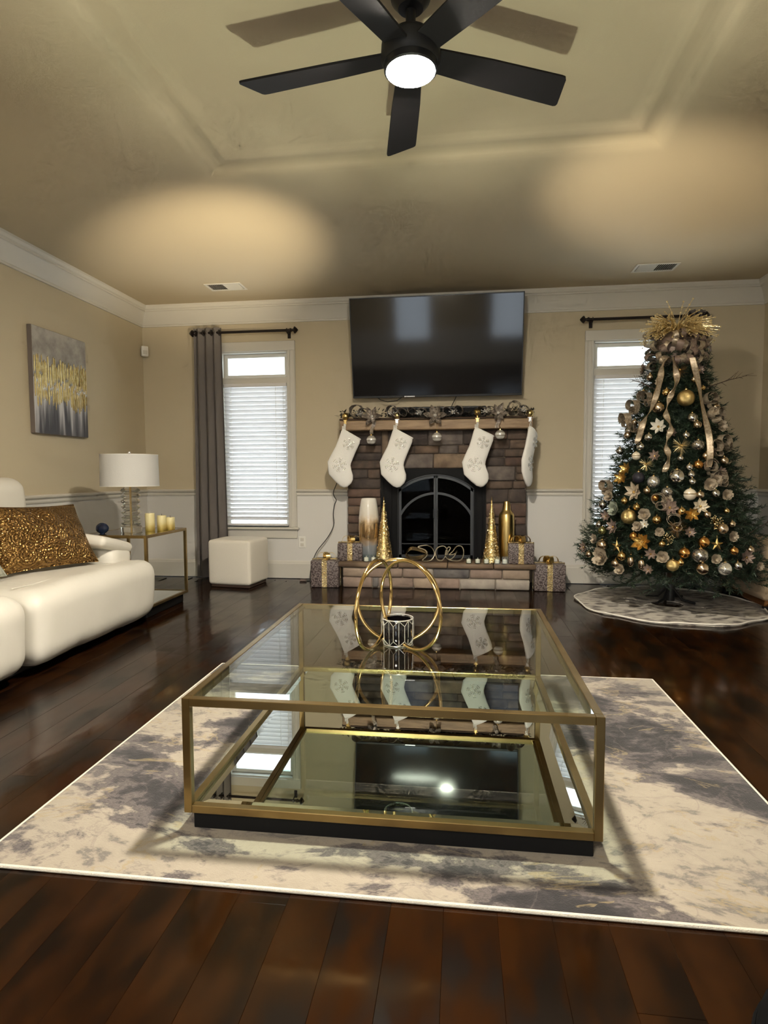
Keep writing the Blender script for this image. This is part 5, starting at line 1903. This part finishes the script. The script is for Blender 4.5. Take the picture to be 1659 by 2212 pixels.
LOOK = {'gold_ball': 'shiny gold ball ornament', 'silver_ball': 'plain silver ball ornament', 'champagne_ball': 'champagne coloured ball ornament', 'copper_ball': 'copper gold ball ornament', 'cream_ball': 'cream ball ornament with a gold band', 'dark_ball': 'dark glass ball ornament', 'green_ball': 'olive green ball ornament', 'clear_ball': 'clear faceted glass ornament', 'gold_glitter': 'gold glitter ball ornament', 'silver_lace': 'patterned silver lace ornament', 'silver_ribbed': 'large ribbed silver ball ornament', 'gold_drop': 'gold teardrop ornament', 'white_poinsettia': 'white glitter poinsettia', 'gold_poinsettia': 'gold poinsettia', 'beige_poinsettia': 'beige silk poinsettia', 'cream_poinsettia': 'cream silk poinsettia', 'brown_poinsettia': 'mauve brown poinsettia', 'beige_flower': 'rounded beige flower', 'green_flower': 'sage green flower', 'gold_starburst': 'gold starburst ornament', 'brown_starburst': 'bronze starburst ornament', 'gold_star': 'five pointed gold star', 'gold_sprig': 'beaded gold sprig'}
NAMES = {'poinsettia': 'poinsettia_flower', 'flower': 'silk_flower', 'starburst': 'starburst_ornament', 'star': 'star_ornament', 'sprig': 'beaded_sprig'}
ORN = [('gold_ball', 1.401, 4.851, 1.661, 0.025), ('gold_ball', 1.524, 4.719, 1.644, 0.031), ('gold_glitter', 1.64, 4.665, 1.594, 0.061), ('champagne_ball', 1.468, 4.709, 1.531, 0.045), ('silver_ball', 1.668, 4.608, 1.444, 0.037), ('champagne_ball', 1.697, 4.588, 1.392, 0.03), ('gold_ball', 1.771, 4.701, 1.67, 0.017), ('white_poinsettia', 1.454, 4.652, 1.387, 0.062), ('silver_ball', 1.391, 4.665, 1.31, 0.031), ('brown_starburst', 1.615, 4.731, 1.807, 0.062), ('beige_flower', 1.869, 4.629, 1.379, 0.044), ('gold_starburst', 1.575, 4.542, 1.241, 0.067), ('silver_lace', 1.684, 4.531, 1.243, 0.043), ('silver_ball', 1.231, 4.835, 1.218, 0.029), ('gold_starburst', 1.357, 4.592, 1.11, 0.051), ('gold_poinsettia', 1.246, 4.697, 1.081, 0.056), ('gold_poinsettia', 1.214, 4.698, 1.012, 0.056), ('silver_ribbed', 1.528, 4.471, 1.019, 0.053), ('silver_ball', 1.612, 4.476, 1.087, 0.026), ('silver_ball', 1.619, 4.459, 1.035, 0.026), ('silver_ball', 1.62, 4.441, 0.986, 0.026), ('copper_ball', 1.672, 4.48, 1.104, 0.033), ('clear_ball', 1.386, 4.516, 0.983, 0.043), ('dark_ball', 1.305, 4.594, 1.012, 0.044), ('beige_poinsettia', 1.272, 4.573, 0.907, 0.075), ('cream_ball', 1.597, 4.411, 0.896, 0.042), ('champagne_ball', 1.661, 4.404, 0.893, 0.029), ('cream_poinsettia', 1.654, 4.378, 0.814, 0.058), ('silver_ball', 1.765, 4.413, 0.902, 0.029), ('brown_poinsettia', 1.466, 4.409, 0.802, 0.065), ('gold_ball', 1.534, 4.381, 0.781, 0.029), ('gold_poinsettia', 1.598, 4.362, 0.76, 0.055), ('gold_glitter', 1.225, 4.53, 0.73, 0.054), ('beige_flower', 1.313, 4.467, 0.748, 0.043), ('white_poinsettia', 1.31, 4.442, 0.683, 0.036), ('gold_ball', 1.382, 4.413, 0.716, 0.033), ('brown_starburst', 1.495, 4.348, 0.667, 0.071), ('gold_ball', 1.829, 4.383, 0.782, 0.019), ('gold_sprig', 1.736, 4.341, 0.707, 0.048), ('champagne_ball', 1.783, 4.329, 0.664, 0.038), ('champagne_ball', 1.856, 4.356, 0.694, 0.022), ('green_ball', 1.071, 4.659, 0.614, 0.031), ('brown_poinsettia', 1.134, 4.589, 0.646, 0.062), ('green_flower', 1.156, 4.635, 0.777, 0.055), ('gold_star', 1.14, 4.51, 0.514, 0.047), ('gold_star', 1.733, 4.286, 0.56, 0.044), ('gold_poinsettia', 1.286, 4.406, 0.561, 0.072), ('copper_ball', 1.239, 4.452, 0.595, 0.03), ('gold_sprig', 1.436, 4.341, 0.589, 0.042), ('copper_ball', 1.652, 4.291, 0.575, 0.038), ('copper_ball', 1.524, 4.28, 0.501, 0.038), ('champagne_ball', 1.061, 4.606, 0.511, 0.042), ('beige_flower', 1.054, 4.569, 0.422, 0.069), ('brown_poinsettia', 0.966, 4.783, 0.467, 0.051), ('champagne_ball', 0.984, 4.697, 0.428, 0.025), ('gold_ball', 1.162, 4.453, 0.45, 0.033), ('gold_drop', 1.21, 4.402, 0.425, 0.033), ('gold_drop', 1.27, 4.358, 0.412, 0.033), ('brown_poinsettia', 1.328, 4.35, 0.48, 0.045), ('beige_flower', 1.393, 4.312, 0.463, 0.042), ('gold_glitter', 1.449, 4.275, 0.415, 0.041), ('silver_lace', 1.619, 4.261, 0.486, 0.053), ('champagne_ball', 1.627, 4.237, 0.401, 0.041), ('clear_ball', 1.769, 4.24, 0.403, 0.044), ('brown_poinsettia', 1.928, 4.3, 0.472, 0.057), ('beige_flower', 2.015, 4.312, 0.408, 0.031), ('beige_flower', 1.729, 4.428, 0.96, 0.045), ('cream_ball', 1.308, 4.676, 1.174, 0.031), ('silver_ball', 1.296, 4.834, 1.374, 0.032), ('champagne_ball', 1.331, 4.817, 1.436, 0.025), ('beige_flower', 1.839, 4.422, 0.889, 0.039), ('silver_ball', 1.097, 4.771, 0.805, 0.032), ('gold_ball', 1.396, 4.338, 0.554, 0.023), ('silver_lace', 1.458, 4.45, 0.911, 0.039), ('copper_ball', 1.386, 4.469, 0.871, 0.026)] + [('beige_flower', 1.308, 5.085, 1.485, 0.045), ('champagne_ball', 1.285, 4.825, 1.338, 0.029), ('beige_flower', 1.344, 4.87, 1.526, 0.036), ('silver_ball', 1.34, 4.679, 1.243, 0.031), ('brown_poinsettia', 1.411, 4.582, 1.171, 0.047), ('beige_flower', 1.451, 4.436, 0.856, 0.039), ('champagne_ball', 1.343, 4.517, 0.919, 0.027), ('beige_flower', 1.775, 4.445, 0.986, 0.042), ('brown_poinsettia', 1.825, 4.481, 1.05, 0.042), ('champagne_ball', 1.857, 4.521, 1.132, 0.03), ('beige_flower', 1.871, 4.665, 1.462, 0.041), ('champagne_ball', 1.854, 4.682, 1.525, 0.027), ('silver_ball', 1.616, 4.568, 1.318, 0.027), ('brown_poinsettia', 1.524, 4.598, 1.338, 0.04), ('champagne_ball', 1.733, 4.507, 1.166, 0.03), ('gold_ball', 1.276, 4.521, 0.801, 0.027), ('beige_flower', 1.137, 4.73, 0.871, 0.042), ('champagne_ball', 1.136, 4.773, 0.919, 0.025), ('brown_poinsettia', 1.102, 4.685, 0.721, 0.046), ('silver_ball', 1.059, 4.716, 0.655, 0.025), ('beige_flower', 1.028, 4.69, 0.544, 0.039), ('champagne_ball', 1.123, 4.47, 0.393, 0.03), ('gold_ball', 1.497, 4.268, 0.436, 0.025), ('beige_flower', 1.714, 4.252, 0.463, 0.034), ('copper_ball', 1.844, 4.287, 0.517, 0.028), ('champagne_ball', 1.966, 4.328, 0.52, 0.025), ('silver_ball', 1.86, 4.263, 0.42, 0.028), ('beige_flower', 1.842, 4.323, 0.608, 0.038), ('silver_ball', 1.562, 4.51, 1.151, 0.023), ('champagne_ball', 1.694, 4.359, 0.757, 0.026), ('beige_flower', 1.39, 4.373, 0.631, 0.032), ('gold_ball', 1.212, 4.601, 0.841, 0.027), ('brown_poinsettia', 1.306, 4.33, 0.375, 0.039), ('beige_flower', 1.151, 4.45, 0.353, 0.04), ('brown_poinsettia', 1.571, 4.321, 0.638, 0.041), ('beige_flower', 1.268, 4.46, 0.662, 0.037), ('champagne_ball', 1.443, 4.843, 1.778, 0.028), ('beige_flower', 1.491, 4.776, 1.732, 0.031), ('champagne_ball', 1.713, 4.708, 1.733, 0.027), ('brown_poinsettia', 1.421, 4.946, 1.848, 0.043), ('brown_poinsettia', 1.753, 4.733, 1.804, 0.041)]


def tier(z):
    return 'top section' if z > 1.6 else 'upper section' if z > 1.25 else 'middle section' if z > .93 else 'lower middle section' if z > .60 else 'bottom section'


def scrx(q):
    v = Vector(q) - Vector((0, 0, 1.0522))
    return v.dot(RV) / v.dot(FV)


ORDN = ('leftmost', 'second from left', 'third from left', 'fourth from left', 'fifth from left', 'sixth from left', 'seventh from left', 'eighth from left', 'ninth from left', 'tenth from left', 'eleventh from left', 'twelfth from left')
bucket = {}
for it in ORN:
    bucket.setdefault((it[0], tier(it[3])), []).append(it)
for (kd, tr_), its in bucket.items():
    its.sort(key=lambda q: scrx(q[1:4]))
    for k, it in enumerate(its):
        lab = '%s in the tree\'s %s' % (LOOK[kd], tr_)
        if len(its) > 1:
            lab = '%s, %s of those in the tree\'s %s' % (LOOK[kd], ORDN[k], tr_)
        nm = 'ball_ornament'
        for key, v in NAMES.items():
            if kd.endswith(key):
                nm = v
        if kd == 'gold_drop':
            nm = 'teardrop_ornament'
        q = Vector(it[1:4])
        out_ = Vector((q.x - TXC, q.y - TYC, 0)).normalized()
        q = q + out_ * (it[4] * .12)
        ph = math.atan2(out_.y, out_.x) + pi / 2
        cat = 'flower' if nm in ('poinsettia_flower', 'silk_flower') else 'ornament'
        o = thing(nm, lab, cat, q, ph + random.uniform(-.25, .25), 'ornaments on the christmas tree')
        o.scale = (it[4],) * 3
        for (pn, me, _s) in PROTO[kd]:
            link(pn, me, o)

# streamers, curls and bow of champagne ribbon
STR = (('champagne ribbon streamer falling towards the window side of the tree', [(1.532, 4.759, 1.90), (1.508, 4.764, 1.833), (1.486, 4.738, 1.709), (1.432, 4.71, 1.536), (1.377, 4.706, 1.433), (1.337, 4.683, 1.312), (1.316, 4.677, 1.26)]),
       ('longest twisted champagne ribbon streamer down the middle of the tree', [(1.568, 4.74, 1.90), (1.584, 4.691, 1.727), (1.534, 4.666, 1.597), (1.502, 4.639, 1.476), (1.519, 4.584, 1.37), (1.481, 4.556, 1.253), (1.484, 4.51, 1.151), (1.446, 4.483, 1.046)]),
       ('champagne ribbon streamer falling on the wall side of the tree', [(1.686, 4.713, 1.89), (1.717, 4.671, 1.694), (1.728, 4.622, 1.537), (1.746, 4.545, 1.332), (1.743, 4.495, 1.198), (1.717, 4.444, 1.077)]))
for k, (lab, P0) in enumerate(STR):
    pts = []
    n = len(P0)
    for i in range(n - 1):
        p0, p1, p2, p3 = [Vector(P0[max(0, min(n - 1, i + q))]) for q in (-1, 0, 1, 2)]
        for s_ in range(8):
            u = s_ / 8
            q = .5 * ((2 * p1) + (-p0 + p2) * u + (2 * p0 - 5 * p1 + 4 * p2 - p3) * u * u + (-p0 + 3 * p1 - 3 * p2 + p3) * u ** 3)
            t_ = i + u
            tw_ = sin(t_ * (2.3, 2.7, 1.6)[k] + k) * (1.0, 1.35, .7)[k]
            out_ = Vector((q.x - TXC, q.y - TYC, 0)).normalized()
            sd_ = Vector((-out_.y, out_.x, 0))
            pts.append((q + out_ * .025, sd_ * cos(tw_) + out_ * sin(tw_)))
    o = thing('ribbon_streamer', lab, 'ribbon', P0[-1], 0, 'ribbon streamers on the tree')
    o2 = G().band([(p - Vector(P0[-1]), d) for p, d in pts], .042, .0016).build('band', m_ribbon, o, smooth=70)
    for sg in (-1, 1):
        G().tube([p - Vector(P0[-1]) + Vector(d).normalized() * (.021 * sg) for p, d in pts], .0022, 5).build('wired_edge', m_champ, o)

CURL = ((1.819, 4.672, 1.591, 'upper ribbon curl on the wall side of the tree'), (1.850, 4.648, 1.480, 'ribbon curl below the upper curl on the wall side of the tree'), (1.290, 4.90, 1.475, 'ribbon curl against the blind on the window side of the tree'), (1.335, 4.86, 1.57, 'ribbon curl higher up on the window side of the tree'), (1.129, 4.775, .951, 'ribbon curl halfway down the window side of the tree'), (1.795, 4.53, 1.238, 'pale ribbon curl near the end of the wall side streamer'), (1.745, 4.469, 1.10, 'ribbon curl at the tip of the wall side streamer'), (1.40, 4.80, 1.62, 'ribbon curl beside the uppermost gold ball on the window side'), (1.34, 4.78, 1.40, 'ribbon curl below the window side streamer top'), (1.90, 4.62, 1.28, 'ribbon curl at the tree edge halfway up the wall side'), (1.80, 4.45, 1.02, 'ribbon curl under the wall side streamer'), (1.40, 4.44, .86, 'ribbon curl among the middle poinsettias'), (1.48, 4.36, .72, 'ribbon curl above the bronze starburst low on the tree'))
for k, (x_, y_, z_, lab) in enumerate(CURL):
    o = thing('ribbon_curl', 'champagne ' + lab, 'ribbon', (x_, y_, z_), math.atan2(y_ - TYC, x_ - TXC) + pi / 2, 'ribbon curls on the tree')
    loop_ribbon(o, (0, -.01, 0), .048, .050, k * 1.1, 1.4, m_ribbon, 'band', k, 1.0)
    loop_ribbon(o, (.02, -.01, -.045), .032, .04, k * 1.7 + 1, 1.2, m_ribbon, 'band', k, 1.0)

bw_ = thing('ribbon_bow', 'big champagne ribbon bow wrapped round the top of the tree', 'bow', (TXC - .02, TYC - .03, 1.93))
rr = random.Random(15)
for i in range(64):
    a = rr.uniform(-pi * .98, .02) if i < 54 else rr.uniform(0, pi)
    z_ = rr.uniform(-.06, .20)
    d = Vector((cos(a), sin(a), rr.uniform(-.3, .35)))
    c = Vector((cos(a) * .13, sin(a) * .13, z_))
    L = rr.uniform(.07, .125)
    s_ = Vector((-sin(a), cos(a), rr.uniform(-.6, .6))).normalized()
    up_ = d.cross(s_).normalized()
    pts = []
    for k in range(15):
        u = 2 * pi * k / 14
        pts.append((c + d * (L * .5 * (1 - cos(u))) + up_ * (.036 * sin(u)), s_))
    G().band(pts, rr.uniform(.03, .05), .0016).build('loop', m_ribbon if i % 2 else m_brown, bw_, smooth=70)
G().lathe([(.0, -.02), (.12, -.02), (.15, .06), (.15, .14), (.10, .20), (0, .21)], 20).build('core', m_brown, bw_, smooth=60)

gs = thing('glitter_topper', 'spray of gold glitter twigs with beads on top of the tree', 'tree topper', (TXC - .02, TYC - .03, 2.10))
g, gb = G(), G()
for i in range(460):
    sd = -1 if i % 2 else 1
    a = rr.gauss(0, .75)
    el = rr.uniform(-.15, .95)
    d = Vector((sd * cos(a) * cos(el), sin(a) * cos(el) * .9 - .25, sin(el) * .85))
    L = rr.uniform(.16, .285)
    p0 = Vector((0, 0, 0))
    p1 = p0 + d * L * .55 + Vector((0, 0, .035))
    p2 = p0 + d * L + Vector((rr.uniform(-.02, .02), rr.uniform(-.02, .02), -.02))
    g.tube([p0, p1, p2], [.0024, .0032, .0024], 4)
    for t_ in (.75, 1.0):
        gb.sphere(p1.lerp(p2, t_), .0062 if t_ == 1 else .0048, 6, 5)
for (dx, dz) in ((-.075, .27), (.045, .265), (.115, .285)):
    p = [Vector((dx * .1, -.02, .02)), Vector((dx * .35, -.03, dz * .55)), Vector((dx, -.02, dz))]
    g.tube(p, .0022, 5)
    for t_ in (.3, .65, 1.0):
        gb.sphere(p[1].lerp(p[2], t_), .0075, 8, 6)
o = g.build('twigs', m_goldglit2, gs, smooth=0)
o['kind'] = 'stuff'
o = gb.build('beads', m_goldglit2, gs)
o['kind'] = 'stuff'

# dry twig picks sticking out of the tree
for k, (a, c, lab) in enumerate((((1.86, 4.80, 1.69), (2.13, 4.83, 1.77), 'thin bare twig sticking out on the wall side high on the tree'), ((1.42, 4.80, 1.70), (1.30, 4.80, 1.75), 'thin bare twig sticking out on the window side high on the tree'), ((2.12, 4.62, .62), (2.30, 4.60, .74), 'thin bare twig sticking out on the wall side low on the tree'))):
    o = thing('dry_twig', lab, 'twig', a, 0, 'dry twigs in the tree')
    d = Vector(c) - Vector(a)
    g = G().tube([Vector((0, 0, 0)) - d * .4, d * .5 + Vector((0, 0, .01)), d], [.004, .003, .0012], 5)
    for i in range(9):
        t_ = .3 + .08 * i
        q = d * t_ + Vector((0, 0, .008))
        g.tube([q, q + d * .22 + Vector((random.uniform(-.02, .02), random.uniform(-.04, .04), random.uniform(-.05, .05)))], [.002, .001], 4)
    g.build('stem', m_twig, o)
